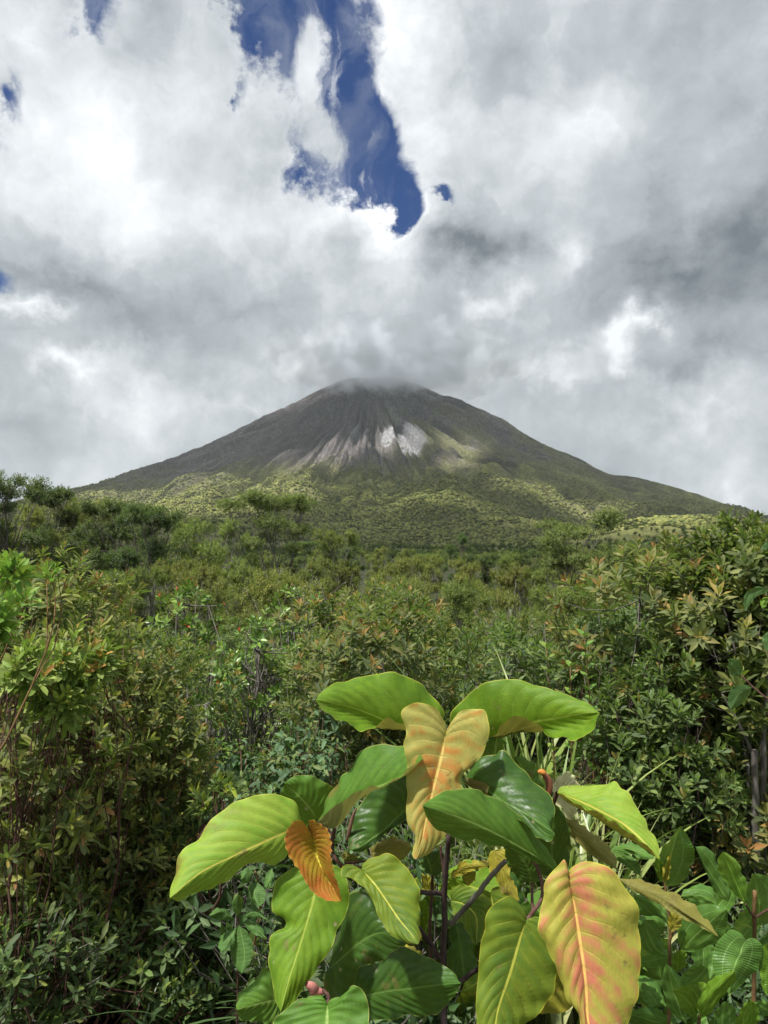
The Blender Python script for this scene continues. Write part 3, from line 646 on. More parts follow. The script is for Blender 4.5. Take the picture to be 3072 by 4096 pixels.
# ------------------------------------------------------------------ big leaves built from their margins and midribs
def big_leaf_mat(name, base, patch=None, pamt=.5,  edge=(.55, .55, .08), vein=(.30, .38, .07), under=(.30, .30, .10), NV=10, rough=.55, trans=.28, vw=.085, spots=True, pscale=9., cross=0., slant=.33):
    m, t = mat_new(name)
    uv = t.add('ShaderNodeUVMap', uv_map='UVMap').outputs[0]; s = t.add('ShaderNodeSeparateXYZ', {0: uv})
    u = t.m('ABSOLUTE', t.m('MULTIPLY_ADD', s.outputs[0], 2.0, c=-1.0)); v = s.outputs[1]
    oc = t.add('ShaderNodeTexCoord').outputs['Object']
    nz = t.noise(oc, pscale, 4, .6, .3).outputs['Fac']; nf = t.noise(oc, 90., 4, .6).outputs['Fac']
    vv = t.m('MULTIPLY_ADD', u, -slant, c=v); vv = t.m('MULTIPLY_ADD', t.m('SUBTRACT', t.noise(t.add('ShaderNodeCombineXYZ', {0: t.m('SIGN', t.m('SUBTRACT', s.outputs[0], .5)), 1: t.m('MULTIPLY', v, 5.0)}).outputs[0], 1.0, 1).outputs['Fac'], .5), .07, c=vv); side = t.m('FRACT', t.m('MULTIPLY_ADD', vv, NV, c=100.0)); dv = t.m('ABSOLUTE', t.m('SUBTRACT', side, .5))      # vein where side = .5
    veinm = t.m('SUBTRACT', 1.0, t.ss(dv, vw * .3, vw)); veinm = t.m('MULTIPLY', veinm, t.m('SUBTRACT', 1.0, t.ss(u, .55, .98)))
    veinm = t.m('MULTIPLY', veinm, t.ss(t.noise(oc, 40., 2).outputs['Fac'], .3, .62)); cell = t.m('FRACT', t.m('MULTIPLY', t.m('SINE', t.m('MULTIPLY', t.m('ROUND', t.m('MULTIPLY', vv, NV)), 12.9)), 43.7)); nm2 = t.noise(oc, 38., 4, .65, .5).outputs['Fac']
    mid = t.m('SUBTRACT', 1.0, t.ss(u, .016, .045)); edgem = t.ss(u, .975, .995)
    colr = C4(base)
    if patch:
        band = t.m('MULTIPLY_ADD', t.m('SUBTRACT', dv, .25), .30, c=nz); band = t.m('MULTIPLY_ADD', t.m('SUBTRACT', cell, .5), .14, c=band); band = t.m('MULTIPLY_ADD', t.m('SUBTRACT', nm2, .5), .50, c=band); band = t.m('MULTIPLY_ADD', t.m('SUBTRACT', .45, u), .22, c=band)
        colr = t.mix(t.m('MULTIPLY', t.ss(band, .34, .70), pamt), C4(base), C4(patch))
    hs = t.add('ShaderNodeHueSaturation', {'Color': colr, 'Value': t.m('MULTIPLY_ADD', t.m('MULTIPLY_ADD', nm2, 1.0, c=t.m('MULTIPLY', nf, .6)), .55, c=.56), 'Hue': t.m('MULTIPLY_ADD', nz, .04, c=.48)}).outputs[0]
    tw = t.m('SINE', t.m('MULTIPLY_ADD', u, 95.0, c=t.m('MULTIPLY_ADD', nm2, 14.0, c=t.m('MULTIPLY', cell, 6.0))))
    hs = t.mix(t.m('MULTIPLY', t.ss(tw, .35, .95), .16), hs, C4(tuple(q * .55 for q in base)))
    colr = t.mix(t.m('MULTIPLY', veinm, .34), hs, C4(vein))
    if cross:
        cw = t.m('ABSOLUTE', t.m('SUBTRACT', t.m('ABSOLUTE', t.m('SUBTRACT', u, .0)), .52)); colr = t.mix(t.m('SUBTRACT', 1.0, t.ss(cw, .012, .03)), colr, C4(vein))
    colr = t.mix(mid, colr, C4(tuple(min(1, q * 1.35) for q in vein)))
    colr = t.mix(t.m('MULTIPLY', edgem, .65), colr, C4(edge))
    if spots:
        vo = t.add('ShaderNodeTexVoronoi', {'Vector': oc, 'Scale': 26.0}); sp_ = t.m('MULTIPLY', t.m('SUBTRACT', 1.0, t.ss(vo.outputs['Distance'], .04, t.m('MULTIPLY_ADD', nm2, .3, c=0.0))), t.m('GREATER_THAN', t.add('ShaderNodeSeparateXYZ', {0: vo.outputs['Color']}).outputs[0], .80))
        colr = t.mix(t.m('MULTIPLY', sp_, .8), colr, (.42, .36, .22, 1))
        bz = t.noise(oc, 3.5, 5, .7).outputs['Fac']; colr = t.mix(t.m('MULTIPLY', t.m('MULTIPLY', t.ss(bz, .60, .68), t.ss(u, .5, 1.)), .7), colr, (.20, .10, .03, 1))
    bf = t.add('ShaderNodeNewGeometry').outputs['Backfacing']
    und = t.mix(t.m('MULTIPLY', veinm, .5), C4(under), C4(tuple(q * .62 for q in under))); und = t.mix(mid, und, C4(tuple(q * 1.25 for q in under)))
    dm = t.noise(oc, 17., 6, .75).outputs['Fac']; colr = t.mix(t.m('MULTIPLY', t.ss(dm, .605, .68), .75 if spots else .2), colr, (.20, .15, .06, 1))
    colr = t.mix(bf, colr, und)
    b = t.add('ShaderNodeBsdfPrincipled', {'Base Color': colr, 'Roughness': t.m('MULTIPLY_ADD', nf, .25, c=rough - .1), 'Specular IOR Level': .27})
    hgt = t.m('MULTIPLY_ADD', nf, .3, c=t.m('MULTIPLY', veinm, -.5))
    bm = t.add('ShaderNodeBump', {'Height': hgt, 'Strength': .5, 'Distance': .002}); t.l.new(bm.outputs[0], b.inputs['Normal'])
    tr = t.add('ShaderNodeBsdfTranslucent', {0: t.mix(.6, colr, t.mix(.5, colr, (.45, .5, .03, 1)))})
    mx = t.add('ShaderNodeMixShader', {0: trans, 1: b.outputs[0], 2: tr.outputs[0]})
    if spots:                          # small holes eaten by insects
        vh = t.add('ShaderNodeTexVoronoi', {'Vector': oc, 'Scale': 17.0}); hm = t.m('MULTIPLY', t.m('LESS_THAN', vh.outputs['Distance'], t.m('MULTIPLY', nm2, .17)), t.m('GREATER_THAN', t.add('ShaderNodeSeparateXYZ', {0: vh.outputs['Color']}).outputs[1], .93))
        mx = t.add('ShaderNodeMixShader', {0: hm, 1: mx.outputs[0], 2: t.add('ShaderNodeBsdfTransparent').outputs[0]})
    t.l.new(mx.outputs[0], t.add('ShaderNodeOutputMaterial').inputs[0])
    return m
LM = {
    'green': big_leaf_mat('leaf_green', (.115, .225, .014), (.18, .29, .018), .8, vein=(.27, .34, .05), under=(.26, .22, .06)),
    'lime': big_leaf_mat('leaf_lime', (.27, .40, .045), (.16, .30, .025), .7, vein=(.46, .42, .08), under=(.30, .24, .05), edge=(.6, .58, .10)),
    'mid': big_leaf_mat('leaf_mid_green', (.085, .19, .024), (.125, .25, .028), .7, vein=(.22, .32, .08), under=(.30, .27, .10), edge=(.42, .42, .10)),
    'deep': big_leaf_mat('leaf_deep_green', (.040, .095, .018), (.07, .15, .022), .8, vein=(.10, .18, .04), under=(.20, .17, .06), rough=.36, edge=(.40, .42, .07)),
    'olive': big_leaf_mat('leaf_yellow_green', (.17, .24, .022), (.085, .165, .02), .9, vein=(.40, .40, .06), under=(.28, .22, .05), edge=(.6, .52, .05)),
    'orange': big_leaf_mat('leaf_orange', (.43, .40, .10), (.50, .19, .04), 1., vein=(.62, .46, .14), under=(.4, .25, .08), edge=(.62, .58, .08), pscale=14.,rough=.5),
    'pink': big_leaf_mat('leaf_pink', (.42, .40, .065), (.52, .16, .095), 1., vein=(.68, .42, .12), under=(.4, .25, .08), edge=(.62, .62, .05), pscale=12., rough=.5),
    'red': big_leaf_mat('leaf_red', (.50, .17, .035), (.36, .26, .025), .9, vein=(.45, .38, .04), under=(.5, .25, .05), edge=(.65, .50, .08), NV=15, vw=.2),
    'under': big_leaf_mat('leaf_underside', (.24, .22, .05), (.20, .19, .035), .6, vein=(.14, .12, .03), under=(.12, .2, .03), edge=(.40, .36, .08)),
    'cream': big_leaf_mat('leaf_cream_underside', (.56, .54, .30), None, 0, vein=(.38, .36, .16), under=(.2, .3, .06), edge=(.5, .5, .2), NV=9),
    'yellow': big_leaf_mat('leaf_yellow_underside', (.36, .31, .035), (.24, .24, .03), .6, vein=(.22, .16, .03), under=(.2, .26, .03), edge=(.6, .55, .08)),
    'ribbed': big_leaf_mat('leaf_ribbed', (.085, .195, .036), (.125, .25, .034), .8, vein=(.20, .33, .09), under=(.22, .26, .08), edge=(.2, .32, .05), NV=34, vw=.22, rough=.34, spots=False, cross=1., slant=.05),
    'ribbedlime': big_leaf_mat('leaf_ribbed_young', (.15, .28, .025), (.11, .24, .02), .7, vein=(.26, .38, .06), under=(.30, .30, .05), edge=(.3, .42, .05), NV=30, vw=.22, rough=.36, spots=False, cross=1., slant=.05),
}
CROPS = {'A': (600, 2600, 1.3825), 'B': (1600, 2600, 1.3825), 'C': (800, 3200, 1.3825), 'D': (1700, 3200, 1.2092), 'E': (1600, 3000, 1.3825),
         'F': (1200, 2900, 2.07375), 'G': (1500, 3400, 2.37), 'H': (2400, 3300, 2.4688), 'S': (0, 0, 1.), 'V': (2172, 2050, 1.58)}
def parse(crop, s):
    ox, oy, k = CROPS[crop]
    return np.array([[float(a) for a in p.split(',')] for p in s.split()]) / k + np.array([ox, oy])
def curve(pts, u):                 # Catmull-Rom through pts by chord length, evaluated at u in 0..1
    pts = np.asarray(pts, float); seg = np.maximum(np.linalg.norm(np.diff(pts, axis=0), axis=1), 1e-6) ** .8
    kn = np.concatenate([[0], np.cumsum(seg)]); kn /= kn[-1]
    pe = np.vstack([2 * pts[0] - pts[1], pts, 2 * pts[-1] - pts[-2]])
    i = np.clip(np.searchsorted(kn, u, side='right') - 1, 0, len(pts) - 2)
    t_ = ((u - kn[i]) / (kn[i + 1] - kn[i]))[:, None]
    p0, p1, p2, p3 = pe[i], pe[i + 1], pe[i + 2], pe[i + 3]
    return .5 * (2 * p1 + (p2 - p0) * t_ + (2 * p0 - 5 * p1 + 4 * p2 - p3) * t_ ** 2 + (3 * p1 - p0 - 3 * p2 + p3) * t_ ** 3)
def unproj(q, d):                  # pixel arrays + depth arrays -> world
    u = (q[..., 0] - 1536) / 2800; v = (2048 - q[..., 1]) / 2800
    return np.stack([u * d, (cs - v * sn) * d, CAMZ + (sn + v * cs) * d], -1)
def loft_leaf(crop, mid, left, right, d0, d1, oL=.0, oR=.0, kind='green', iL=None, iR=None, NV=10, amp=.0022, fan=1.35, bow=0.0, wav=.004, seed=0, n=88, m=12, slant=.33, name='leaf', parent=None, label=None, flip=False):
    """a leaf as a surface lofted left margin - (inner) - midrib - (inner) - right margin; d0, d1 distance at base and tip"""
    r_ = np.random.default_rng(seed + 1000); tt = np.linspace(0, 1, n)
    tm = tt ** fan; dm = d0 + (d1 - d0) * tt + bow * np.sin(math.pi * tt)
    Mq = curve(parse(crop, mid), tm); M3 = unproj(Mq, d0 + (d1 - d0) * tm + bow * np.sin(math.pi * tm))
    env = np.sin(math.pi * np.clip(tt, 0, 1)) ** .55
    rows = []
    for (mg, inn, off, sgn) in ((left, iL, oL, -1), (right, iR, oR, 1)):
        o = off if isinstance(off, tuple) else (off * .35, off)
        E3 = unproj(curve(parse(crop, mg), tt), dm + o[1] * env)
        if inn is None: I3 = (M3 + E3) / 2; I3 = I3 + (unproj(Mq, np.ones(n)) - np.array([0, 0, CAMZ])) * 0 ; dI = o[0] - o[1] / 2
        else: I3 = unproj(curve(parse(crop, inn), tt), dm + o[0] * env); dI = 0
        if inn is None:
            vd = unit(I3 - np.array([0, 0, CAMZ])); I3 = I3 + vd * (dI * env)[:, None]
        ss_ = np.linspace(0, 1, m + 1)[1:]
        q = []
        for s_ in ss_:
            if inn is None: p = M3 * (1 - s_) ** 2 + (2 * I3 - (M3 + E3) / 2) * 2 * s_ * (1 - s_) + E3 * s_ ** 2
            else:
                c_ = 2 * I3 - (M3 + E3) / 2; p = M3 * (1 - s_) ** 2 + c_ * 2 * s_ * (1 - s_) + E3 * s_ ** 2
            q.append(p)
        rows.append(np.array(q))
    G_ = np.concatenate([rows[0][::-1], M3[None], rows[1]], 0)          # (2m+1, n, 3)
    U_ = np.linspace(-1, 1, 2 * m + 1)
    gu = np.gradient(G_, axis=0); gv = np.gradient(G_, axis=1); nr = unit(np.cross(gu, gv)); nr = np.where(np.isfinite(nr), nr, 0)
    if nr[m].mean(0) @ np.array([0, -1, 0.3]) < 0: nr = -nr; rev = True
    else: rev = False
    au = np.abs(U_)[:, None]; ph = ((tt[None] - slant * au) * NV + 100) % 1.0
    cor = (np.abs(np.sin(math.pi * (ph - .5))) * 2 - 1.2) * amp * np.clip(au * 3, 0, 1) * (1 - .35 * au) * (.6 + .8 * fbm(tt[None] * 6 + seed, U_[:, None] * 2, seed, 2)); cor = cor + .009 * (fbm(tt[None] * 4 + seed * 3.1, U_[:, None] * 1.6 + 7, seed, 2) - .5)
    ridge = -amp * .8 * np.exp(-(au / .06) ** 2)
    wave = wav * au ** 3 * (np.sin(tt[None] * (17 + r_.uniform(-4, 4)) + r_.uniform(0, 6) + U_[:, None]) + .7 * np.sin(tt[None] * 37 + r_.uniform(0, 6)))
    ev = np.sin(math.pi * tt)[None] ** .4
    G_ = G_ + nr * ((cor + ridge + wave) * ev)[..., None]
    a = G_.shape[0]; idx = np.arange(a * n).reshape(a, n)
    q = np.stack([idx[:-1, :-1], idx[1:, :-1], idx[1:, 1:], idx[:-1, 1:]], -1).reshape(-1, 4)
    if rev != flip: q = q[:, ::-1]
    uv = np.stack([np.repeat((U_[:, None] + 1) / 2, n, 1), np.repeat(tt[None], a, 0)], -1).reshape(-1, 2)
    V = G_.reshape(-1, 3)
    me = mesh(name, V - (np.array(parent.location) if parent else 0), q, uv=uv, smooth=True)
    o = obj(name, me, LM[kind], parent)
    if label: o['label'] = label
    return o
# ------------------------------------------------------------------ the big leaved shrub in front
hero = empty('big_leaved_shrub', tuple(P(1780, 4500, 1.6)))
tag(hero, 'shrub of huge green, orange and pink heart shaped leaves nearest the viewer', 'shrub')
bpy.context.view_layer.update()
def HL(*a, **k):
    HL.n += 1; return loft_leaf(*a, parent=hero, seed=HL.n, **k)
HL.n = 0
HL('A', '1560,450 1430,425 1295,390 1130,325 1010,295 917,278', '1560,450 1625,380 1600,300 1510,190 1400,142 1280,125 1150,150 1020,195 940,240 917,278',
   '1560,450 1480,425 1400,400 1320,388 1260,412 1205,438 1120,425 1030,385 960,330 917,278', 1.62, 1.48, .07, (.0, -.05), 'green',
   iR='1560,450 1490,470 1410,442 1310,436 1240,418 1180,390 1110,370 1040,345 980,315 917,278')
HL('B', '500,480 600,445 730,402 860,385 980,360 1103,345', '500,480 380,480 290,440 280,350 340,285 400,230 480,180 560,162 640,160 740,185 850,230 980,270 1060,310 1103,345',
   '500,480 535,465 563,405 650,380 760,405 845,470 915,490 985,500 1040,455 1085,395 1103,345', 1.62, 1.48, .06, (.0, -.05), 'green',
   iR='500,480 560,480 650,455 760,452 850,455 930,442 1000,420 1060,385 1103,345')
HL('S', '1784,2929 1769,3016 1745,3112 1728,3185 1706,3276 1687,3363 1664,3438',
   '1784,2929 1777,2889 1745,2839 1708,2817 1665,2810 1622,2828 1604,2853 1618,2904 1625,2940 1616,2976 1629,3034 1627,3106 1627,3170 1620,3228 1627,3281 1658,3344 1656,3392 1651,3426 1664,3438',
   '1784,2929 1792,2911 1810,2875 1846,2842 1904,2835 1940,2842 1954,2889 1953,2947 1933,3005 1889,3063 1853,3106 1850,3150 1840,3180 1810,3240 1790,3295 1776,3339 1730,3406 1682,3433 1664,3438',
   1.45, 1.36, (.005, .02), (.005, .02), 'orange', NV=10, amp=.0030, fan=1.25, label='large yellow and orange heart shaped leaf')
HL('F', '150,800 300,690 450,600 620,530 800,450 920,370 1018,278', '150,800 190,740 210,640 270,540 330,430 400,370 440,300 500,240 540,200 620,175 740,165 860,170 940,200 1000,240 1018,278',
   '150,800 228,722 290,672 380,612 470,572 540,545 640,500 740,450 850,400 940,350 1018,282', 1.50, 1.40, .06, (-.01, -.045), 'mid',
   iR='150,800 225,845 300,852 385,750 490,622 600,540 750,462 900,390 1018,280')
HL('A', '925,950 885,880 840,825 790,780 742,740', '925,950 860,960 790,930 750,880 730,830 726,780 742,740', '925,950 1000,900 1045,830 1020,765 960,730 900,698 840,690 780,705 742,740', 1.58, 1.54, .02, .02, 'mid', fan=1.1)
HL('E', '870,665 760,595 640,525 560,480 440,420 330,375 230,340 126,308', '870,665 860,600 800,520 720,440 640,350 560,280 480,235 440,222 350,215 260,225 190,252 140,285 126,308',
   '870,665 830,662 760,612 700,575 640,545 590,518 550,545 510,535 450,500 410,485 350,490 270,475 200,440 150,380 126,308', 1.40, 1.24, .05, .01, 'mid', label='bright green leaf lying across the lower end of the orange leaf')
HL('S', '1195,3305 1147,3329 1050,3373 945,3421 800,3492 680,3592', '1195,3305 1205,3270 1186,3215 1150,3190 1077,3179 976,3195 911,3229 842,3276 817,3331 788,3362 730,3411 703,3479 676,3574 680,3592',
   '1195,3305 1200,3350 1176,3385 1147,3420 1104,3457 1068,3464 1024,3449 981,3460 908,3511 858,3554 800,3572 723,3604 680,3592', 1.42, 1.28, .05, .02, 'lime', label='widest yellow green leaf reaching out to the left')
HL('E', '365,150 450,200 540,265 590,298 690,350 780,410 858,465', '365,150 400,90 440,50 520,30 580,12 660,80 760,190 845,290 850,360 838,420 858,465',
   '365,150 420,165 480,195 500,240 560,285 590,330 680,400 750,455 805,503 840,500 858,465', 1.50, 1.33, .06, (0, -.03), 'deep', iR='365,150 380,190 450,232 520,272 570,304 640,350 720,408 790,452 858,465')
HL('E', '870,238 940,262 1030,300 1130,350 1230,405 1320,480 1435,600', '870,238 900,205 960,190 1020,195 1080,180 1140,195 1190,180 1220,215 1270,270 1320,330 1360,390 1400,460 1420,530 1430,580 1435,600',
   '870,240 930,260 1000,308 1080,350 1160,390 1240,430 1290,480 1370,540 1435,600', 1.52, 1.32, .05, (0, -.03), 'lime', iR='870,240 930,285 1010,328 1100,388 1200,450 1280,505 1360,560 1435,600')
HL('D', '688,395 720,500 745,660 765,800 780,930 790,1083 830,1180 860,1235', '688,395 683,345 676,287 640,320 600,360 575,410 568,480 555,560 555,620 575,690 610,760 630,820 645,890 680,960 740,1030 760,1110 800,1190 860,1235',
   '688,395 700,340 740,305 800,297 870,320 930,380 980,450 1020,500 1035,560 1050,620 1045,700 1038,780 1035,850 1010,950 1000,1020 985,1083 930,1180 860,1235', 1.17, 1.06, (.0, .02), (.0, .03), 'pink', NV=10, amp=.0030, fan=1.25, label='largest pink and salmon leaf hanging nearest to the viewer')
HL('D', '490,580 450,720 390,900 350,1040 340,1150 350,1250', '490,580 470,520 430,470 400,465 350,490 310,530 290,570 290,620 270,690 260,800 250,900 248,1000 250,1083 255,1150 300,1230 350,1250',
   '490,580 540,560 590,600 640,700 650,800 635,880 600,960 550,1020 490,1083 430,1180 350,1250', 1.32, 1.22, .02, .03, 'olive', fan=1.2)
HL('D', '930,378 1010,410 1100,445 1180,490 1260,545 1340,600 1418,660', '930,378 1010,380 1100,408 1160,435 1210,445 1260,490 1330,550 1390,600 1418,660', '930,378 1000,430 1080,480 1180,530 1280,590 1350,622 1418,660', 1.36, 1.26, .02, .0, 'under', NV=14, amp=.002)
HL('C', '628,215 640,290 670,370 720,460 785,560', '628,215 598,165 575,128 540,116 500,145 480,190 473,235 490,300 540,380 580,450 620,510 700,553 785,560',
   '628,215 612,160 600,112 660,125 705,165 722,230 725,320 738,410 765,480 785,560', 1.30, 1.24, (-.02, -.035), (-.02, -.035), 'red', NV=15, amp=.0030, wav=.001, fan=1.7, label='small curled orange red young leaf with deep pleats')
HL('C', '650,400 630,540 590,680 545,830 490,1000 445,1172', '650,400 600,360 520,370 430,440 405,530 405,600 440,640 467,690 430,722 392,760 388,850 390,950 400,1050 430,1140 445,1172',
   '650,400 720,360 790,390 820,480 825,570 805,640 760,720 720,810 660,910 590,1020 530,1110 490,1150 445,1172', 1.42, 1.28, .03, .02, 'green', label='long green leaf with a bite out of its left edge')
HL('C', '895,385 960,460 1030,560 1100,660 1160,730 1207,798', '895,385 850,360 800,360 780,390 790,430 860,450 920,500 960,570 1000,660 1060,740 1130,785 1207,798',
   '895,385 900,350 960,320 1040,298 1110,330 1150,380 1190,450 1210,530 1218,620 1220,720 1207,798', 1.40, 1.29, .01, .04, 'olive')
HL('C', '715,930 800,860 900,780 1010,735 1132,792', '715,930 740,820 770,720 800,600 830,520 920,510 980,590 1060,690 1132,792', '715,930 690,960 688,1040 720,1092 760,1095 820,1060 860,1000 862,945 940,900 1000,890 1060,860 1132,792', 1.52, 1.46, .04, .0, 'deep')
HL('C', '870,1100 1000,1065 1180,1040 1330,1020 1447,1012', '870,1100 860,1030 880,930 1000,890 1080,830 1120,810 1200,840 1260,870 1350,920 1410,960 1447,1012', '870,1100 930,1150 950,1210 1040,1215 1130,1190 1230,1200 1320,1170 1400,1090 1447,1012', 1.44, 1.34, .04, .0, 'deep')
HL('C', '705,1132 700,1239 698,1350 700,1480', '705,1132 660,1080 590,1090 530,1110 450,1180 400,1230 390,1290 450,1380 600,1450 700,1480', '705,1132 730,1100 800,1080 840,1050 870,1030 910,1070 935,1150 930,1220 900,1320 800,1430 700,1480', 1.24, 1.16, .02, .02, 'mid', fan=1.5, NV=9)
HL('C', '460,1105 400,1112 320,1130 202,1158', '460,1105 430,1000 390,920 300,1000 230,1050 205,1110 202,1158', '460,1105 440,1200 380,1240 300,1222 225,1212 202,1158', 1.40, 1.34, .03, .0, 'mid', NV=8)
HL('F', '900,690 800,780 700,870 560,970 430,1045', '900,690 900,500 880,410 760,430 620,520 520,620 450,740 430,860 400,960 405,1030 430,1045', '900,690 890,780 780,850 700,910 620,990 520,1055 430,1045', 1.64, 1.56, .04, .0, 'deep')
HL('F', '590,1060 700,1040 800,1030 932,1020', '590,1060 600,980 700,950 800,930 880,960 932,1020', '590,1060 640,1150 760,1160 860,1110 932,1020', 1.66, 1.62, .02, .0, 'under')
HL('E', '860,700 840,560 845,420 857,300', '860,700 790,680 750,600 740,480 780,370 857,300', '860,700 920,670 945,570 935,480 925,400 895,335 857,300', 1.54, 1.50, .02, .02, 'deep')
HL('E', '728,725 700,640 640,560 588,520', '728,725 660,725 610,655 582,590 576,545 588,520', '728,725 765,715 800,640 765,580 660,520 588,520', 1.60, 1.58, .02, .02, 'deep')
HL('E', '850,235 920,240 990,245', '850,235 835,205 870,155 940,125 972,150 985,200 990,245', '850,235 850,280 880,320 910,360 955,378 980,330 990,245', 1.60, 1.62, .03, -.03, 'cream', fan=1.2, NV=9, label='pale cream underside of a leaf behind the rolled brown bud')
HL('E', '905,400 980,450 1060,520 1130,590 1200,662', '905,400 915,368 960,385 1000,420 1070,460 1100,490 1150,520 1180,560 1195,620 1200,662', '905,400 930,460 980,510 1040,570 1100,610 1200,662', 1.62, 1.55, .03, 0., 'under')
HL('E', '700,200 690,150 670,90 640,35', '700,200 650,160 620,100 615,60 640,35', '700,200 790,215 775,150 740,90 690,42 640,35', 1.60, 1.60, .0, .02, 'mid')
HL('B', '540,455 525,560 500,645', '540,455 470,520 455,590 500,645', '540,455 575,500 568,600 500,645', 1.64, 1.64, .0, .02, 'mid')
HL('G', '715,225 850,160 980,145 1080,150', '715,225 760,180 810,125 850,108 900,120 980,113 1062,92 1080,150', '715,225 725,262 800,245 900,205 1000,180 1080,150', 1.66, 1.60, .01, .0, 'yellow', NV=9)
HL('G', '820,255 880,250 960,200', '820,255 860,215 910,195 960,200', '820,255 850,310 900,325 945,280 960,200', 1.70, 1.70, .0, .0, 'yellow', NV=8)
HL('G', '720,480 850,520 960,640 960,900', '720,480 720,390 800,335 900,345 1000,400 1090,490 1080,620 1030,780 960,900', '720,480 740,620 820,720 880,820 960,900', 1.80, 1.72, .02, .0, 'olive')
HL('G', '770,700 800,850 830,1050 850,1240', '770,700 720,720 700,900 690,1100 760,1190 850,1240', '770,700 820,690 880,780 940,930 975,1090 920,1190 850,1240', 1.72, 1.68, .02, .02, 'deep')
HL('G', '1130,0 1200,180 1290,330 1370,480', '1130,0 1060,80 1100,200 1170,330 1240,440 1370,480', '1130,0 1230,0 1270,120 1290,250 1340,360 1370,480', 1.68, 1.62, .02, .0, 'yellow')
HL('G', '545,240 520,140 480,40 470,-20', '545,240 470,200 440,120 450,20 470,-20', '545,240 620,220 655,120 640,20 470,-20', 1.70, 1.70, .02, .02, 'deep')
HL('G', '540,430 470,330 440,220', '540,430 470,400 440,330 440,220', '540,430 570,330 520,250 440,220', 1.74, 1.74, .0, .0, 'yellow')
HL('G', '640,300 760,280 900,330', '640,300 700,255 800,262 900,330', '640,300 600,370 720,390 900,330', 1.84, 1.84, .0, .0, 'green')
HL('G', '450,600 470,700 440,800', '450,600 420,500 470,470 510,560 500,680 440,800', '450,600 430,640 425,720 440,800', 1.66, 1.66, .0, .0, 'green')
HL('C', '880,330 830,320 775,310', '880,330 850,300 800,290 775,310', '880,330 870,350 810,350 775,310', 1.56, 1.56, .0, .0, 'under', NV=6)
# leaves filling the shaded inside of the shrub
_r = random.Random(5)
for k_ in range(30):
    bx, by = _r.uniform(1330, 2450), _r.uniform(3480, 4150); ln = _r.uniform(170, 280); a_ = _r.uniform(.2, 2.9); d_ = _r.uniform(1.85, 2.3)
    tx, ty = bx + math.cos(a_) * ln, by + math.sin(a_) * ln; px_, py_ = -math.sin(a_), math.cos(a_)
    def off(f, w__): return '%f,%f' % (bx + (tx - bx) * f + px_ * w__ * ln, by + (ty - by) * f + py_ * w__ * ln)
    HL('S', '%f,%f %s %f,%f' % (bx, by, off(.5, .02), tx, ty), ' '.join([off(0, 0), off(-.06, -.12), off(.1, -.30), off(.4, -.36), off(.75, -.24), off(1, 0)]),
       ' '.join([off(0, 0), off(-.06, .12), off(.1, .30), off(.4, .36), off(.75, .24), off(1, 0)]), d_, d_ - .05, _r.uniform(-.04, .08), _r.uniform(-.04, .08), _r.choice(['deep', 'deep', 'mid', 'olive', 'yellow', 'green']), n=40, m=6)
def stem(parent, crop, pts, d, r0, r1, mat, name='branch', k=9):
    q = parse(crop, pts); dd = np.linspace(d[0], d[-1], len(q)) if len(d) != len(q) else np.array(d)
    uu = np.linspace(0, 1, 22); q2 = curve(q, uu); d2 = np.interp(uu, np.linspace(0, 1, len(q)), dd); p = unproj(q2, d2)
    p[1:-1] += np.random.default_rng(int(q[0, 0])).normal(size=(20, 3)) * r0 * .10
    ac = Acc(); ac.tube(p - np.array(parent.location), r0, r1, k); return obj(name, ac.mesh(name), mat, parent)
stem(hero, 'G', '650,2600 648,1650 650,1300 645,950 665,700 655,450 672,250 690,0 700,-160', (1.6, 1.6, 1.6, 1.6, 1.6, 1.6, 1.6, 1.58, 1.55), .0088, .0060, BARKD, 'main_stem')
stem(hero, 'G', '720,700 860,545 960,430 1100,250 1237,105', (1.6, 1.5), .0062, .0052, BARK)
stem(hero, 'G', '650,415 590,408 520,410 400,398 100,420', (1.6, 1.56), .0058, .0045, BARKD)
stem(hero, 'G', '640,1020 580,985 530,900 440,770 400,720', (1.6, 1.58), .0070, .0045, BARKD)
stem(hero, 'G', '660,1400 820,1240 980,1130 1100,1090', (1.6, 1.48), .0060, .0045, BARKD)
stem(hero, 'G', '660,300 640,120 620,-40', (1.6, 1.6), .004, .003, BARKR)
stem(hero, 'G', '525,1100 520,700 540,420 545,235', (1.75, 1.72), .0045, .0035, BARKR, 'side_stem')
stem(hero, 'G', '1436,668 1520,560 1585,440 1570,260 1500,100 1380,-60', (1.33, 1.36, 1.42, 1.46, 1.48, 1.5), .0040, .0036, BARKR, 'petiole')
stem(hero, 'G', '1500,590 1490,480 1490,305', (1.45, 1.6), .0036, .0026, BARKR, 'petiole')
stem(hero, 'C', '1210,510 1100,470 900,380 800,370 745,320 728,250 745,160', (1.56, 1.54, 1.54, 1.54, 1.54, 1.54, 1.52), .0055, .0040, BARKR, 'petiole')
stem(hero, 'C', '800,350 860,345 930,335', (1.54, 1.56), .0030, .0022, BARKR, 'petiole')
stem(hero, 'C', '1330,1100 1000,1130 760,1110 705,1132', (1.6, 1.3), .0040, .0030, BARKR, 'petiole')
stem(hero, 'C', '705,1132 712,1090 690,1060 640,1030', (1.25, 1.33), .0030, .0026, BARKR, 'petiole')
stem(hero, 'E', '870,238 855,280 820,400 740,640', (1.52, 1.62), .0045, .0045, BARKR, 'petiole')
stem(hero, 'B', '255,455 262,520 268,700', (1.46, 1.56), .0032, .0040, TWIG, 'petiole')
stem(hero, 'A', '925,950 1000,1010 1015,1106', (1.56, 1.55), .0030, .0030, BARKR, 'petiole')
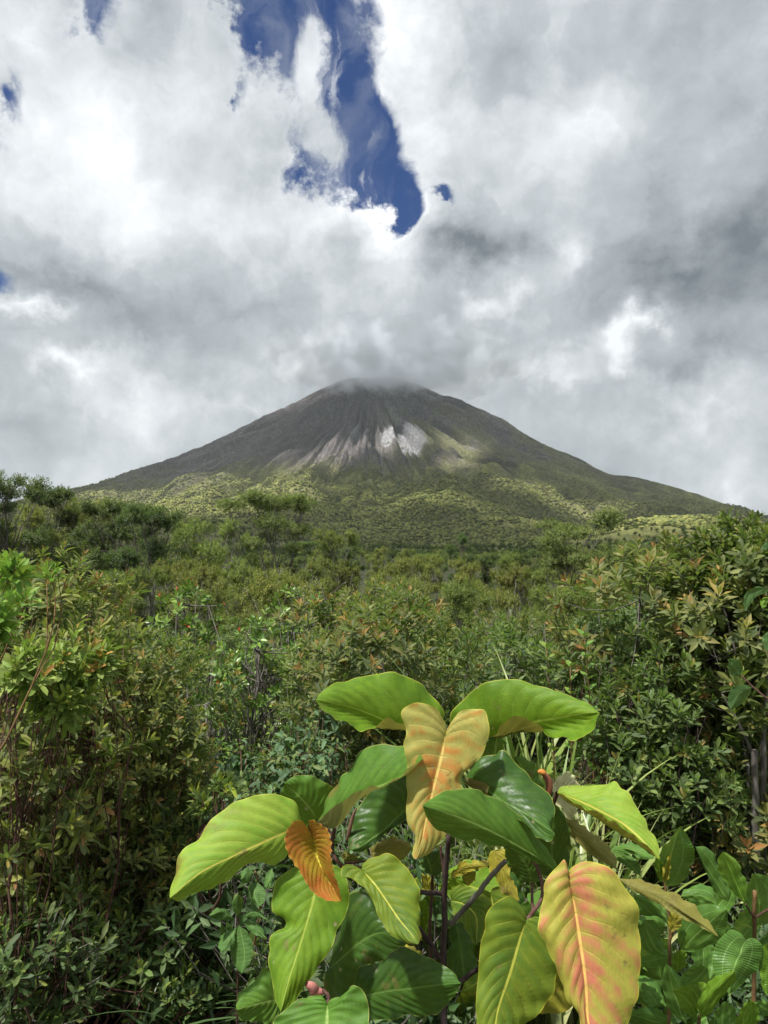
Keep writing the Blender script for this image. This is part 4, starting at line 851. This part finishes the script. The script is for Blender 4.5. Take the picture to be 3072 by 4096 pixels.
def scroll(crop, pts, d, r0, r1, colr, name, label):    # rolled young leaf or sheath
    m, t = mat_new(name); f = t.noise(t.add('ShaderNodeTexCoord').outputs['Object'], 60., 4).outputs['Fac']
    b = t.add('ShaderNodeBsdfPrincipled', {'Base Color': t.mix(f, C4(colr), C4(tuple(q * .45 for q in colr))), 'Roughness': .6}); t.l.new(b.outputs[0], t.add('ShaderNodeOutputMaterial').inputs[0])
    q = parse(crop, pts); uu = np.linspace(0, 1, 16); p = unproj(curve(q, uu), np.linspace(d[0], d[1], 16)) - np.array(hero.location)
    th = np.linspace(0, 2 * math.pi * 1.35, 20); rad = (r0 + (r1 - r0) * uu) * np.sin(math.pi * np.clip(uu * .92 + .05, 0, 1)) ** .4
    tg = unit(np.gradient(p, axis=0)); a = unit(np.cross(tg, np.array([0, 1., 0]))); b_ = np.cross(tg, a)
    rr_ = rad[:, None] * (1 - .05 * th[None] + .10 * np.sin(th * 2)[None] * np.sin(uu * 9)[:, None])
    V = p[:, None] + rr_[..., None] * (np.cos(th)[None, :, None] * a[:, None] + np.sin(th)[None, :, None] * b_[:, None])
    idx = np.arange(16 * 20).reshape(16, 20); q = np.stack([idx[:-1, :-1], idx[1:, :-1], idx[1:, 1:], idx[:-1, 1:]], -1).reshape(-1, 4)
    o = obj(name, mesh(name, V.reshape(-1, 3), q, smooth=True), m, hero); o['label'] = label; return o
scroll('E', '775,118 800,140 822,180 822,252', (1.53, 1.53), .007, .010, (.30, .10, .05), 'rolled_sheath', 'dry rolled brown sheath beside the cream leaf')
scroll('E', '762,122 785,122 802,135', (1.52, 1.52), .006, .007, (.70, .26, .04), 'leaf_bud', 'orange curled tip of the dry brown sheath')
scroll('C', '590,1015 620,1035 640,1060 690,1062', (1.30, 1.31), .012, .008, (.62, .24, .20), 'pink_sheath', 'pink sheath between the lower green leaves')
scroll('F', '395,960 410,880 440,760 470,690', (1.6, 1.58), .006, .004, (.30, .16, .12), 'rolled_sheath', 'brown sheath under the folded mid green leaf')

# ------------------------------------------------------------------ ribbed-leaved plants at the lower right
def grouped(name, label, cat, loc, group=None):
    e_ = empty(name, loc); tag(e_, label, cat, group); bpy.context.view_layer.update(); return e_
rp1 = grouped('ribbed_leaf_plant', 'ribbed leaved plant with reddish stem right behind the pink leaf', 'plant', tuple(P(2680, 4500, 1.6)))
rp2 = grouped('ribbed_leaf_plant', 'ribbed leaved plant with a bare brown stem tip at the right edge of the picture', 'plant', tuple(P(3020, 4500, 1.6)))
rp3 = grouped('ribbed_leaf_plant', 'young bright lime ribbed plant at the bottom right corner', 'plant', tuple(P(2800, 4600, 1.4)))
RN = [50]
def RL(par, *a, **k):
    RN[0] += 1; kw = dict(kind='ribbed', NV=34, amp=.0010, slant=.05, wav=.002, n=120, m=9); kw.update(k); return loft_leaf(*a, parent=par, seed=RN[0], **kw)
RL(rp1, 'H', '645,595 700,330 790,10', '645,595 600,500 590,330 650,180 730,80 790,10', '645,595 740,610 830,560 890,440 930,320 905,180 850,80 790,10', 1.62, 1.60, -.02, .03)
RL(rp1, 'H', '600,580 590,480 560,300', '600,580 560,480 535,380 560,300', '600,580 640,480 620,380 560,300', 1.60, 1.58, .0, .0, kind='ribbedlime')
RL(rp1, 'H', '635,590 670,450 700,280', '635,590 615,480 640,380 700,280', '635,590 680,520 700,400 700,280', 1.58, 1.57, .0, .0, kind='yellow')
RL(rp1, 'H', '800,1230 960,1080 1100,950 1255,830', '800,1230 770,1120 780,1000 860,870 950,800 1060,785 1160,800 1255,830', '800,1230 900,1250 1050,1210 1180,1130 1240,1030 1262,930 1255,830', 1.60, 1.54, .02, .0)
RL(rp1, 'H', '800,700 900,690 1030,710 1158,790', '800,700 850,640 950,595 1060,600 1135,655 1158,790', '800,700 880,760 960,800 1060,810 1158,790', 1.72, 1.70, .02, .0)
RL(rp1, 'H', '690,1300 560,1230 490,1100 425,940', '690,1300 560,1290 440,1230 400,1100 425,940', '690,1300 620,1200 590,1050 540,940 425,940', 1.66, 1.62, .0, .02)
RL(rp1, 'H', '690,1000 640,900 560,800 330,690', '690,1000 560,900 420,900 350,800 330,690', '690,1000 690,860 600,740 470,680 330,690', 1.74, 1.74, .0, .02)
RL(rp1, 'H', '700,1060 740,960 790,880', '700,1060 675,980 690,870 790,880', '700,1060 780,1020 815,950 790,880', 1.58, 1.58, .0, .0, kind='yellow', NV=16)
RL(rp1, 'H', '760,1470 770,1350 770,1240', '760,1470 720,1420 722,1300 770,1240', '760,1470 840,1400 846,1300 840,1240 770,1240', 1.56, 1.54, .0, .0, kind='ribbedlime', NV=16)
RL(rp1, 'H', '120,240 240,230 400,270 540,330', '120,240 200,190 320,170 440,220 540,330', '120,240 220,270 360,310 450,340 540,330', 1.72, 1.62, .02, .0)
RL(rp1, 'H', '130,260 230,330 330,430 395,500', '130,260 220,240 300,300 350,340 400,420 395,500', '130,260 160,340 250,400 330,460 395,500', 1.74, 1.70, .0, .0)
RL(rp2, 'H', '1430,775 1330,520 1215,265', '1430,775 1330,690 1230,560 1170,450 1160,350 1215,265', '1430,775 1455,660 1445,560 1410,470 1370,380 1290,300 1215,265', 1.52, 1.50, -.01, .02, kind='ribbedlime')
RL(rp2, 'H', '1260,760 1150,560 1040,400 940,215', '1260,760 1140,680 1090,560 1020,400 940,215', '1260,760 1280,640 1200,480 1130,300 1040,215 940,215', 1.62, 1.60, .0, .02)
RL(rp2, 'H', '1560,988 1570,760 1520,480', '1560,988 1430,900 1420,800 1440,680 1480,540 1520,480', '1560,988 1690,960 1740,800 1720,560 1620,500 1520,480', 1.66, 1.62, .0, .0)
RL(rp2, 'H', '1437,1145 1370,1300 1310,1430 1280,1670', '1437,1145 1380,1070 1300,1032 1220,1090 1150,1170 1110,1290 1115,1400 1140,1500 1200,1600 1280,1670', '1437,1145 1500,1110 1560,1140 1597,1230 1575,1350 1500,1470 1400,1580 1280,1670', 1.46, 1.42, .02, .02, fan=1.4, NV=28)
RL(rp2, 'H', '1560,1150 1640,1250 1700,1420', '1560,1150 1540,1270 1590,1480 1700,1420', '1560,1150 1660,1090 1760,1230 1700,1420', 1.58, 1.58, .0, .0)
RL(rp2, 'H', '1760,1300 1700,1450 1640,1680', '1760,1300 1640,1180 1590,1400 1590,1560 1640,1680', '1760,1300 1800,1450 1760,1600 1640,1680', 1.36, 1.34, .0, .0, kind='ribbedlime')
RL(rp2, 'H', '1300,1000 1180,900 1000,1180', '1300,1000 1100,920 1000,1180', '1300,1000 1200,1160 1000,1180', 1.78, 1.78, .0, .0)
RL(rp3, 'H', '850,1965 760,1750 655,1370', '850,1965 700,1850 640,1690 608,1530 655,1370', '850,1965 870,1800 860,1600 770,1480 655,1370', 1.46, 1.44, .0, .02)
RL(rp3, 'H', '990,1900 1100,1700 1330,1438', '990,1900 980,1750 1040,1600 1120,1520 1200,1470 1330,1438', '990,1900 1100,1850 1200,1720 1290,1600 1338,1520 1330,1438', 1.42, 1.36, .02, .0, kind='ribbedlime')
RL(rp3, 'H', '960,1900 880,1750 718,1630', '960,1900 830,1840 760,1720 718,1630', '960,1900 940,1750 900,1610 820,1600 718,1630', 1.42, 1.38, .0, .0, kind='ribbedlime')
RL(rp3, 'H', '975,1850 960,1700 880,1560', '975,1850 900,1720 870,1600 880,1560', '975,1850 1040,1700 1040,1560 880,1560', 1.44, 1.46, .0, .0, kind='ribbedlime')
RL(rp3, 'H', '1500,2100 1420,1990 1480,1715', '1500,2100 1360,2000 1335,1890 1400,1800 1480,1715', '1500,2100 1560,1960 1560,1800 1480,1715', 1.34, 1.32, .0, .0, kind='ribbedlime')
RL(rp3, 'H', '1690,1880 1620,1800 1530,1760', '1690,1880 1590,1880 1530,1820 1530,1760', '1690,1880 1700,1780 1600,1735 1530,1760', 1.36, 1.34, .0, .0)
RL(rp3, 'H', '1250,2100 1200,1950 1240,1740', '1250,2100 1150,2000 1130,1850 1240,1740', '1250,2100 1340,1980 1340,1820 1240,1740', 1.52, 1.50, .0, .0)
stem(rp1, 'H', '680,2200 686,1500 690,1150 690,1000 640,600 625,560', (1.6, 1.6), .0042, .0030, TWIG, 'stem'); stem(rp1, 'H', '690,1140 715,1080 730,1040', (1.59, 1.58), .0026, .002, TWIG, 'stem')
stem(rp2, 'H', '1515,2200 1522,1400 1525,1120 1524,900 1527,650', (1.58, 1.56), .0050, .0042, TWIG, 'stem')
stem(rp2, 'H', '1515,905 1480,850 1435,780', (1.56, 1.52), .0026, .0018, BARKR, 'stem'); stem(rp2, 'H', '1540,910 1600,870 1680,820', (1.56, 1.55), .0026, .002, BARKR, 'stem')
stem(rp3, 'H', '960,2300 965,2050 985,1880', (1.46, 1.43), .0036, .003, TWIG, 'stem')
# fill leaves of the ribbed plants in their shade
for k_ in range(26):
    bx, by = _r.uniform(2430, 3060), _r.uniform(3640, 4120); ln = _r.uniform(110, 190); a_ = _r.uniform(.3, 5.5); d_ = _r.uniform(1.75, 2.15)
    tx, ty = bx + math.cos(a_) * ln, by + math.sin(a_) * ln; px_, py_ = -math.sin(a_), math.cos(a_)
    RL(rp1 if bx < 2750 else rp2, 'S', '%f,%f %s %f,%f' % (bx, by, off(.5, .02), tx, ty), ' '.join([off(0, 0), off(.1, -.22), off(.4, -.30), off(.75, -.17), off(1, 0)]),
       ' '.join([off(0, 0), off(.1, .22), off(.4, .30), off(.75, .17), off(1, 0)]), d_, d_ - .04, _r.uniform(-.03, .05), _r.uniform(-.03, .05), n=60, m=5, NV=26)
# ------------------------------------------------------------------ toothed-leaved seedling at the lower left of the big shrub
sd = grouped('toothed_leaf_seedling', 'small plant with hanging toothed leaves left of the bitten green leaf', 'plant', tuple(P(960, 4500, 1.95)))
def SL(*a, **k):
    kw = dict(kind='ribbed', NV=13, amp=.0012, wav=.0015, n=60, m=6); kw.update(k); RN[0] += 1; return loft_leaf(*a, parent=sd, seed=RN[0], **kw)
LM['seedling'] = big_leaf_mat('leaf_seedling', (.08, .17, .04), (.11, .21, .045), .6, vein=(.15, .26, .08), under=(.2, .25, .1), edge=(.15, .25, .06), NV=13, vw=.16, spots=False)
for a_ in (('C', '215,690 235,780 245,870 230,962', '215,690 178,770 168,850 190,915 230,962', '215,690 262,730 290,800 282,890 230,962'),
           ('C', '235,680 300,700 370,770', '235,680 270,660 330,690 372,770', '235,680 270,720 320,750 372,770'), ('C', '245,650 290,625 370,660', '245,650 290,612 340,625 370,660', '245,650 300,650 340,650 370,660'),
           ('C', '190,660 120,620 50,640', '190,660 140,600 80,605 50,640', '190,660 130,665 80,660 50,640'), ('C', '200,700 160,780 115,842', '200,700 130,740 105,800 115,842', '200,700 190,790 160,830 115,842'),
           ('C', '205,650 200,590 215,520', '205,650 180,590 190,540 215,520', '205,650 235,600 240,550 215,520'), ('C', '315,450 300,520 325,590', '315,450 270,480 280,550 325,590', '315,450 360,500 355,560 325,590'),
           ('C', '400,380 385,430 365,490', '400,380 375,400 355,450 365,490', '400,380 410,420 390,470 365,490'), ('C', '300,400 260,400 225,440', '300,400 260,370 225,400 225,440', '300,400 280,440 250,460 225,440')):
    SL(*a_, 1.95, 1.90, .02, .0, kind='seedling')
stem(sd, 'C', '205,1240 210,900 212,680 205,650', (1.98, 1.95), .0032, .0026, BARKR, 'stem'); stem(sd, 'C', '300,800 330,600 320,440 305,395', (2.0, 1.95), .0030, .0022, TWIG, 'stem')
# ------------------------------------------------------------------ climbing vine at the right edge
vn = grouped('vine', 'vine with smooth oval leaves hanging over the shrub at the right edge', 'vine', tuple(P(3120, 2800, 2.0)))
LM['vine'] = big_leaf_mat('leaf_vine', (.075, .155, .045), None, 0, vein=(.15, .24, .08), under=(.14, .22, .08), edge=(.2, .28, .08), NV=7, vw=.06, spots=False)
def VL(*a, **k):
    kw = dict(kind='vine', NV=7, amp=.0006, wav=.001, n=40, m=6); kw.update(k); RN[0] += 1; return loft_leaf(*a, parent=vn, seed=RN[0], **kw)
VL('V', '1250,1035 1215,985 1172,925', '1250,1035 1195,1030 1170,980 1172,925', '1250,1035 1264,980 1235,930 1172,925', 2.2, 2.18, .0, .0)
VL('V', '1320,1100 1240,1150 1182,1250', '1320,1100 1250,1088 1190,1112 1165,1180 1182,1250', '1320,1100 1295,1160 1235,1222 1182,1250', 2.1, 2.08, .0, .02)
VL('V', '1430,480 1320,500 1275,625', '1430,480 1340,470 1270,530 1275,625', '1430,500 1350,530 1310,580 1275,625', 2.0, 1.98, .0, .0)
VL('V', '1440,740 1390,800 1420,880', '1440,740 1392,770 1388,830 1420,880', '1440,740 1450,800 1445,850 1420,880', 2.0, 1.98, .0, .0)
VL('V', '1440,540 1400,560 1385,605', '1440,530 1390,540 1375,575 1385,605', '1440,560 1420,580 1400,600 1385,605', 2.0, 1.98, .0, .0, kind='ribbedlime')
VL('V', '1450,180 1400,200 1390,240', '1450,180 1405,185 1385,210 1390,240', '1450,190 1430,220 1410,240 1390,240', 2.0, 1.98, .0, .0)
stem(vn, 'V', '1520,1230 1422,1180 1320,1095 1255,1030', (2.15, 2.2), .0035, .0022, BARKR, 'stem'); stem(vn, 'V', '1500,700 1450,620 1420,500 1440,430', (2.05, 2.0), .0030, .0022, BARKR, 'stem')

# ------------------------------------------------------------------ near shrubs with individually visible leaves
def W(sx, sy, d): return P(*O(sx, sy), d)
def near_shrub(name, label, seed, base, cl, n, k, L, Wd, old, young, shape='ob', stem_r=.0055, twig_r=.0022, bark=None, mat=None, fork=0., **kw):
    kw.setdefault('spread', (8, 66)); L = L * .72; n = int(n * 1.6)
    rg_ = np.random.default_rng(seed); base = np.asarray(base, float)
    clw = [tuple(W(*c_[:3]) - base) + tuple(c_[3:]) for c_ in cl]
    pos, ax, ix = crown_points(rg_, clw, n, .3, .35); lf, st = Acc(), Acc()
    rosettes(lf, rg_, pos, ax, k, L * rg_.uniform(.75, 1.2, n), Wd, old, young, shape=shape, **kw)
    skeleton(st, rg_, (0, 0, 0), clw, pos[:n // 2], ix[:n // 2], stem_r, twig_r, k=6, fork=fork, wig=.14)
    e_ = empty(name, tuple(base)); tag(e_, label, 'shrub')
    obj('stems', st.mesh(name + '_stems'), bark or BARKR, e_); obj('foliage', lf.mesh(name + '_foliage', True), mat or FOL, e_); return e_
NOLD = [(.105, .145, .036), (.080, .115, .034), (.135, .18, .042), (.062, .09, .03), (.165, .205, .048)]
NYNG = [(.36, .27, .07), (.34, .30, .06), (.28, .32, .05), (.22, .30, .04), (.40, .26, .08)]
near_shrub('shrub', 'tall shrub with gold tipped red stems filling the left edge of the picture', 21, W(120, 2500, 2.7),
    [(90, 1330, 2.9, .32), (200, 1330, 3.2, .28), (30, 1500, 2.5, .34), (180, 1480, 2.7, .30), (110, 1660, 2.4, .34), (20, 1760, 2.2, .28), (220, 1600, 2.8, .26), (60, 1900, 2.4, .32), (170, 1830, 2.7, .30), (60, 2080, 2.4, .34), (200, 2020, 2.7, .32), (100, 2250, 2.5, .36)],
    560, 13, .074, .30, NOLD, NYNG, spacing=.45, nyoung=.24)
near_shrub('shrub', 'slanting red stemmed shrub with golden tips between the left edge and the big leaves', 22, W(260, 2450, 2.8),
    [(350, 1480, 2.9, .16), (330, 1600, 2.8, .22), (390, 1610, 2.8, .16), (290, 1720, 2.7, .26), (360, 1780, 2.9, .24), (260, 1880, 2.6, .26), (340, 1940, 2.8, .22), (400, 1700, 3.0, .18), (330, 2080, 2.8, .26), (420, 2060, 3.0, .24)],
    340, 13, .064, .30, NOLD, NYNG, spacing=.5, nyoung=.30)
near_shrub('shrub', 'bright fresh green shoots of a shrub nearest the left edge', 23, W(-260, 1900, 1.5),
    [(25, 1225, 1.5, .035), (112, 1240, 1.75, .03), (-10, 1340, 1.5, .06), (50, 1290, 1.7, .04)],
    17, 12, .062, .32, [(.14, .24, .035), (.10, .19, .03), (.17, .27, .04)], [(.22, .32, .04), (.28, .34, .05)], spacing=.5, nyoung=.3, bark=TWIG, stem_r=.004, twig_r=.002)
near_shrub('shrub', 'shrub with broad green whorls and yellow buds at the left below the fresh green shoots', 24, W(150, 2600, 2.2),
    [(150, 1420, 2.2, .10), (215, 1440, 2.3, .08), (60, 1450, 2.1, .12), (130, 1510, 2.2, .1), (250, 1620, 2.4, .07)],
    46, 13, .085, .30, [(.10, .18, .035), (.08, .14, .03), (.13, .21, .04)], [(.20, .30, .04), (.40, .30, .06)], spacing=.45, nyoung=.25)
near_shrub('shrub', 'low shrub with star like leaf whorls in the bottom left corner', 25, W(100, 2500, 2.0),
    [(40, 2060, 2.0, .16), (130, 2000, 2.2, .16), (140, 2140, 2.1, .16), (240, 2080, 2.3, .18), (330, 2020, 2.4, .20), (330, 2150, 2.3, .18), (220, 1960, 2.5, .2), (430, 2100, 2.5, .18), (420, 2200, 2.3, .2), (500, 2150, 2.5, .2)],
    170, 9, .070, .30, [(.07, .115, .035), (.05, .085, .03), (.10, .15, .04)], [(.16, .24, .04), (.2, .26, .05)], spacing=.8, nyoung=.25)
DOLD = [(.066, .100, .030), (.050, .078, .025), (.086, .128, .034), (.12, .165, .042)]
near_shrub('tall_shrub', 'tallest shrub rising above the skyline at the right edge, its shoots crossing the sky', 26, W(1600, 2350, 3.2),
    [(1600, 1130, 3.2, .085), (1590, 1210, 3.2, .20), (1500, 1190, 3.3, .14), (1650, 1240, 3.0, .22), (1560, 1290, 3.2, .24), (1640, 1350, 3.1, .24), (1470, 1310, 3.4, .20), (1560, 1420, 3.2, .26), (1470, 1410, 3.3, .2), (1650, 1500, 3.0, .26), (1560, 1540, 3.2, .24)],
    420, 13, .088, .31, DOLD, [(.16, .22, .04), (.20, .23, .045), (.13, .20, .035), (.12, .18, .035)], spacing=.55, nyoung=.26, bark=BARKD, stem_r=.008)
near_shrub('shrub', 'dense dark olive shrub on the right between the grass and the tall shrub', 27, W(1440, 2400, 3.0),
    [(1390, 1440, 3.3, .20), (1320, 1480, 3.2, .16), (1450, 1490, 3.0, .20), (1360, 1560, 3.0, .24), (1460, 1600, 2.9, .24), (1300, 1580, 3.1, .16), (1380, 1680, 2.9, .24), (1480, 1720, 2.8, .24), (1560, 1680, 3.0, .22), (1440, 1800, 2.9, .22), (1560, 1800, 3.0, .2), (1420, 1950, 3.1, .24), (1540, 1950, 3.1, .2)],
    380, 12, .078, .32, DOLD, [(.14, .22, .035), (.26, .22, .05), (.16, .25, .04), (.12, .2, .035)], spacing=.5, nyoung=.24, bark=BARKD)
near_shrub('shrub', 'mid green shrub with pale upright whorls right of the grass clump', 28, W(1340, 2300, 3.8),
    [(1290, 1380, 3.9, .20), (1360, 1370, 3.9, .20), (1420, 1340, 4.0, .22), (1250, 1450, 3.8, .16), (1340, 1450, 3.7, .2)],
    150, 12, .085, .32, [(.085, .13, .04), (.065, .10, .035), (.11, .16, .045)], [(.18, .24, .06), (.24, .26, .06)], spacing=.5, nyoung=.25)
near_shrub('shrub', 'reddish tipped shrub with flat flower heads at the foot of the right flank', 29, W(1450, 1900, 4.6),
    [(1455, 1180, 4.6, .13), (1440, 1240, 4.6, .2), (1400, 1300, 4.7, .22)],
    90, 12, .085, .28, DOLD, [(.26, .27, .07), (.24, .22, .06)], spacing=.6, nyoung=.4)
near_shrub('broad_leaved_shrub', 'drooping leaved grey green shrub behind the left side of the big leaves', 30, W(640, 2300, 3.0),
    [(640, 1600, 3.1, .16), (700, 1560, 3.2, .14), (600, 1690, 2.9, .18), (700, 1650, 3.0, .16), (520, 1650, 3.0, .16), (480, 1740, 2.8, .16), (560, 1780, 2.7, .16)],
    110, 8, .075, .36, [(.055, .10, .04), (.07, .125, .05), (.04, .075, .03)], [(.14, .2, .05)], shape='el', spacing=1.0, nyoung=.2, spread=(40, 120), droop=.5)
near_shrub('fresh_shoot_plant', 'small plant with an upright fresh green shoot left of the pale round leaf', 31, W(470, 2000, 2.4),
    [(475, 1690, 2.4, .03), (500, 1700, 2.4, .03), (440, 1730, 2.4, .05)], 9, 9, .075, .30, [(.07, .12, .04), (.09, .15, .04)], [(.2, .3, .03)], shape='el', spacing=.6, nyoung=.3)
# upright stalks of paired oval leaves
def stalk(label, pts, n, L, seed):
    rg_ = np.random.default_rng(seed); base = pts[0]; p = curve(np.array(pts) - base, np.linspace(0, 1, n)); lf, st = Acc(), Acc(); st.tube(p, .004, .002, 6)
    q = np.repeat(p, 2, 0); a = np.arange(n) * 1.5708 + .4; a = np.stack([a, a + math.pi], 1).ravel() + rg_.uniform(-.3, .3, 2 * n)
    D = np.stack([np.cos(a), np.sin(a), np.full(2 * n, .75)], 1); N_ = np.stack([-np.cos(a) * .6, -np.sin(a) * .6, np.ones(2 * n)], 1)
    V, T, Cc = leaves(q, D, N_, L * rg_.uniform(.7, 1.1, 2 * n), L * .55, pick(rg_, [(.12, .24, .035), (.16, .28, .04)], [1, 1], 2 * n), 'el', .25, .1); lf.add(V, T, Cc)
    e_ = empty('stalk_plant', tuple(base)); tag(e_, label, 'plant', 'upright stalk plants'); obj('stem', st.mesh('stalk_stem'), TWIG, e_); obj('foliage', lf.mesh('stalk_leaves', True), FOLG, e_)
stalk('taller stalk of paired oval bright leaves right above the grass clump', [W(1285, 1900, 2.9), W(1280, 1600, 2.9), W(1262, 1375, 2.9)], 22, .055, 1)
stalk('shorter stalk of paired oval leaves right above the top of the right big leaf', [W(1200, 1900, 2.8), W(1195, 1600, 2.8), W(1180, 1400, 2.8)], 18, .055, 2)
stalk('leaning stalk of oval leaves between the two other leafy stalks', [W(1240, 1900, 3.0), W(1235, 1650, 3.0), W(1232, 1440, 3.0)], 16, .05, 3)
# ------------------------------------------------------------------ grass clump behind the big leaves
def grass_clump(name, label, base, n, hgt, seed, wid=.016, lean=.5, colr=((.16, .26, .045), (.11, .2, .04), (.24, .32, .08))):
    rg_ = np.random.default_rng(seed); V, T, Cc = [], [], []; N_ = 0; m_ = 14
    for i in range(n):
        a = rg_.uniform(0, 6.28); L = hgt * rg_.uniform(.6, 1.1); o = rg_.normal(size=2) * .11; t_ = np.linspace(0, 1, m_); ln = lean * rg_.uniform(.3, 1.5)
        rad = L * ln * t_ ** 2.2; zz = L * (t_ - .45 * ln * t_ ** 3); tw = rg_.uniform(-1, 1)
        c_ = np.stack([o[0] + rad * math.cos(a), o[1] + rad * math.sin(a), zz], 1); ww = wid * rg_.uniform(.6, 1.3) * (1 - t_ ** 2.5) * np.minimum(1, .4 + t_ * 3)
        sd_ = np.stack([-np.sin(a + tw * t_), np.cos(a + tw * t_), 0 * t_], 1)
        up = np.array([0, 0, .25])
        v = np.stack([c_ - sd_ * ww[:, None] + up * ww[:, None], c_, c_ + sd_ * ww[:, None] + up * ww[:, None]], 1).reshape(-1, 3)
        for j in range(m_ - 1):
            b_ = N_ + 3 * j; T += [(b_, b_ + 1, b_ + 4, b_ + 3), (b_ + 1, b_ + 2, b_ + 5, b_ + 4)]
        cc_ = np.array(colr[int(rg_.integers(0, len(colr)))]) * rg_.uniform(.8, 1.2); Cc.append(np.repeat(cc_[None], 3 * m_, 0)); V.append(v); N_ += 3 * m_
    o = obj(name, mesh(name, np.concatenate(V), T, col=np.concatenate(Cc), smooth=True), FOLG, None, tuple(base)); return tag(o, label, 'grass clump')
def floor_at(x, y, d):
    p = W(x, y, d); return np.array([p[0], p[1], float(ground_near(p[0], p[1]))])
grass_clump('grass_clump', 'tall clump of wide arching grass blades behind the right big leaf', floor_at(1165, 1700, 2.6), 130, 1.14, 3, .018, .36)
grass_clump('grass_clump', 'clump of long pale grass blades between the right big leaf and the dark shrub', floor_at(1240, 1700, 2.4), 120, .92, 4, .012, .42, ((.22, .3, .10), (.14, .24, .05), (.3, .36, .14)))
grass_clump('grass_clump', 'low dark grass tuft at the bottom left between the shrub and the big leaves', floor_at(400, 2200, 2.3), 40, .55, 5, .006, .9, ((.08, .14, .04), (.06, .11, .03)))
grass_clump('grass_clump', 'small tuft of curling wide grass blades peeping over the right big leaf', floor_at(1098, 1700, 3.0), 22, 1.62, 8, .017, .42)
grass_clump('grass_clump', 'grass tuft glimpsed between the stems of the big leaved shrub', floor_at(950, 1900, 2.6), 60, .8, 6, .008, .5)
# ------------------------------------------------------------------ fibrous grey trunks at the right edge
tk = grouped('slender_tree', 'slender tree with bundled grey fibrous trunks at the right edge', 'tree', tuple(W(1640, 2350, 2.8)))
def ost(x0, y0, x1, y1, d, r0, r1, mat=BARK, par=None, nm='trunk'):
    a, b_ = O(x0, y0), O(x1, y1); mx_, my_ = (a[0] + b_[0]) / 2 + _r.uniform(-8, 8), (a[1] + b_[1]) / 2
    return stem(par or tk, 'S', '%f,%f %f,%f %f,%f' % (a + (mx_, my_) + b_), (d, d), r0, r1, mat, nm)
ost(1640, 2350, 1630, 1620, 2.8, .017, .013); ost(1655, 2350, 1648, 1600, 2.85, .015, .012); ost(1628, 2350, 1616, 1650, 2.9, .010, .006)
ost(1630, 1640, 1560, 1500, 2.85, .008, .004); ost(1648, 1610, 1662, 1400, 2.85, .009, .005)
rg_ = np.random.default_rng(77); lf = Acc(); pos = np.array([W(rg_.uniform(1560, 1680), rg_.uniform(1380, 1560), rg_.uniform(2.7, 3.0)) for _ in range(16)]) - np.array(tk.location)
rosettes(lf, rg_, pos, unit(rg_.normal(size=(16, 3)) * .4 + np.array([0, 0, 1.])), 9, .08, .32, DOLD, NYNG[2:4], shape='ob', spacing=.7); obj('crown', lf.mesh('slender_crown', True), FOL, tk)
# dim undergrowth right in front so that no bare soil shows
for q_ in range(34):
    x_ = _r.uniform(-1.8, 1.9); y_ = _r.uniform(1.9, 4.2)
    plant('low', _r.randrange(3), x_, y_, _r.uniform(.45, .75), _r.uniform(0, 6.28), LB['low'], GR['low'])

for (x0, x1, y0, y1, kk, num, tx) in ((-2.3, -.75, 3.3, 5.2, ('olive', 'golden', 'low'), 13, 'left'), (1.0, 2.6, 3.9, 5.6, ('olive', 'olive', 'low'), 10, 'right'), (-.7, 1.0, 3.6, 5.5, ('olive', 'low', 'golden'), 9, 'mid')):
    for q_ in range(num):
        kd = _r.choice(kk); plant(kd, _r.randrange(3), _r.uniform(x0, x1), _r.uniform(y0, y1), _r.uniform(.55, .8), _r.uniform(0, 6.28), '', GR[kd])

# ------------------------------------------------------------------ air
def box(name, lo, hi):
    x0, y0, z0 = lo; x1, y1, z1 = hi
    V = [(x0, y0, z0), (x1, y0, z0), (x1, y1, z0), (x0, y1, z0), (x0, y0, z1), (x1, y0, z1), (x1, y1, z1), (x0, y1, z1)]
    q = [(0, 3, 2, 1), (4, 5, 6, 7), (0, 1, 5, 4), (1, 2, 6, 5), (2, 3, 7, 6), (3, 0, 4, 7)]
    return mesh(name, V, q)
m, t = mat_new('air'); pvn = t.add('ShaderNodeVolumePrincipled', {'Color': (.90, .95, 1.0, 1), 'Density': HAZE_D, 'Anisotropy': .3})
t.l.new(pvn.outputs[0], t.add('ShaderNodeOutputMaterial').inputs['Volume'])
hz = obj('haze', box('haze', (-7900, -7900, -9), (7900, 7900, 905)), m); tag(hz, kind='stuff')

# every repeat gets a label of its own: counted from the left inside its part of the picture
ORD = 'first second third fourth fifth sixth seventh eighth ninth tenth eleventh twelfth thirteenth fourteenth fifteenth sixteenth seventeenth eighteenth nineteenth twentieth'.split()
ORD += ['twenty-' + o_ for o_ in ORD[:9]] + ['thirtieth'] + ['thirty-' + o_ for o_ in ORD[:9]] + ['fortieth'] + ['forty-' + o_ for o_ in ORD[:9]]
byl = {}
for o in S.objects:
    if o.parent is None and o.get('group') and o.get('label'): byl.setdefault(o['label'], []).append(o)
for lb, os_ in byl.items():
    if len(os_) < 2: continue
    os_.sort(key=lambda o: o.location.x / max(o.location.y, .1))
    for i_, o in enumerate(os_): o['label'] = '%s, %s from left' % (lb, ORD[min(i_, len(ORD) - 1)])
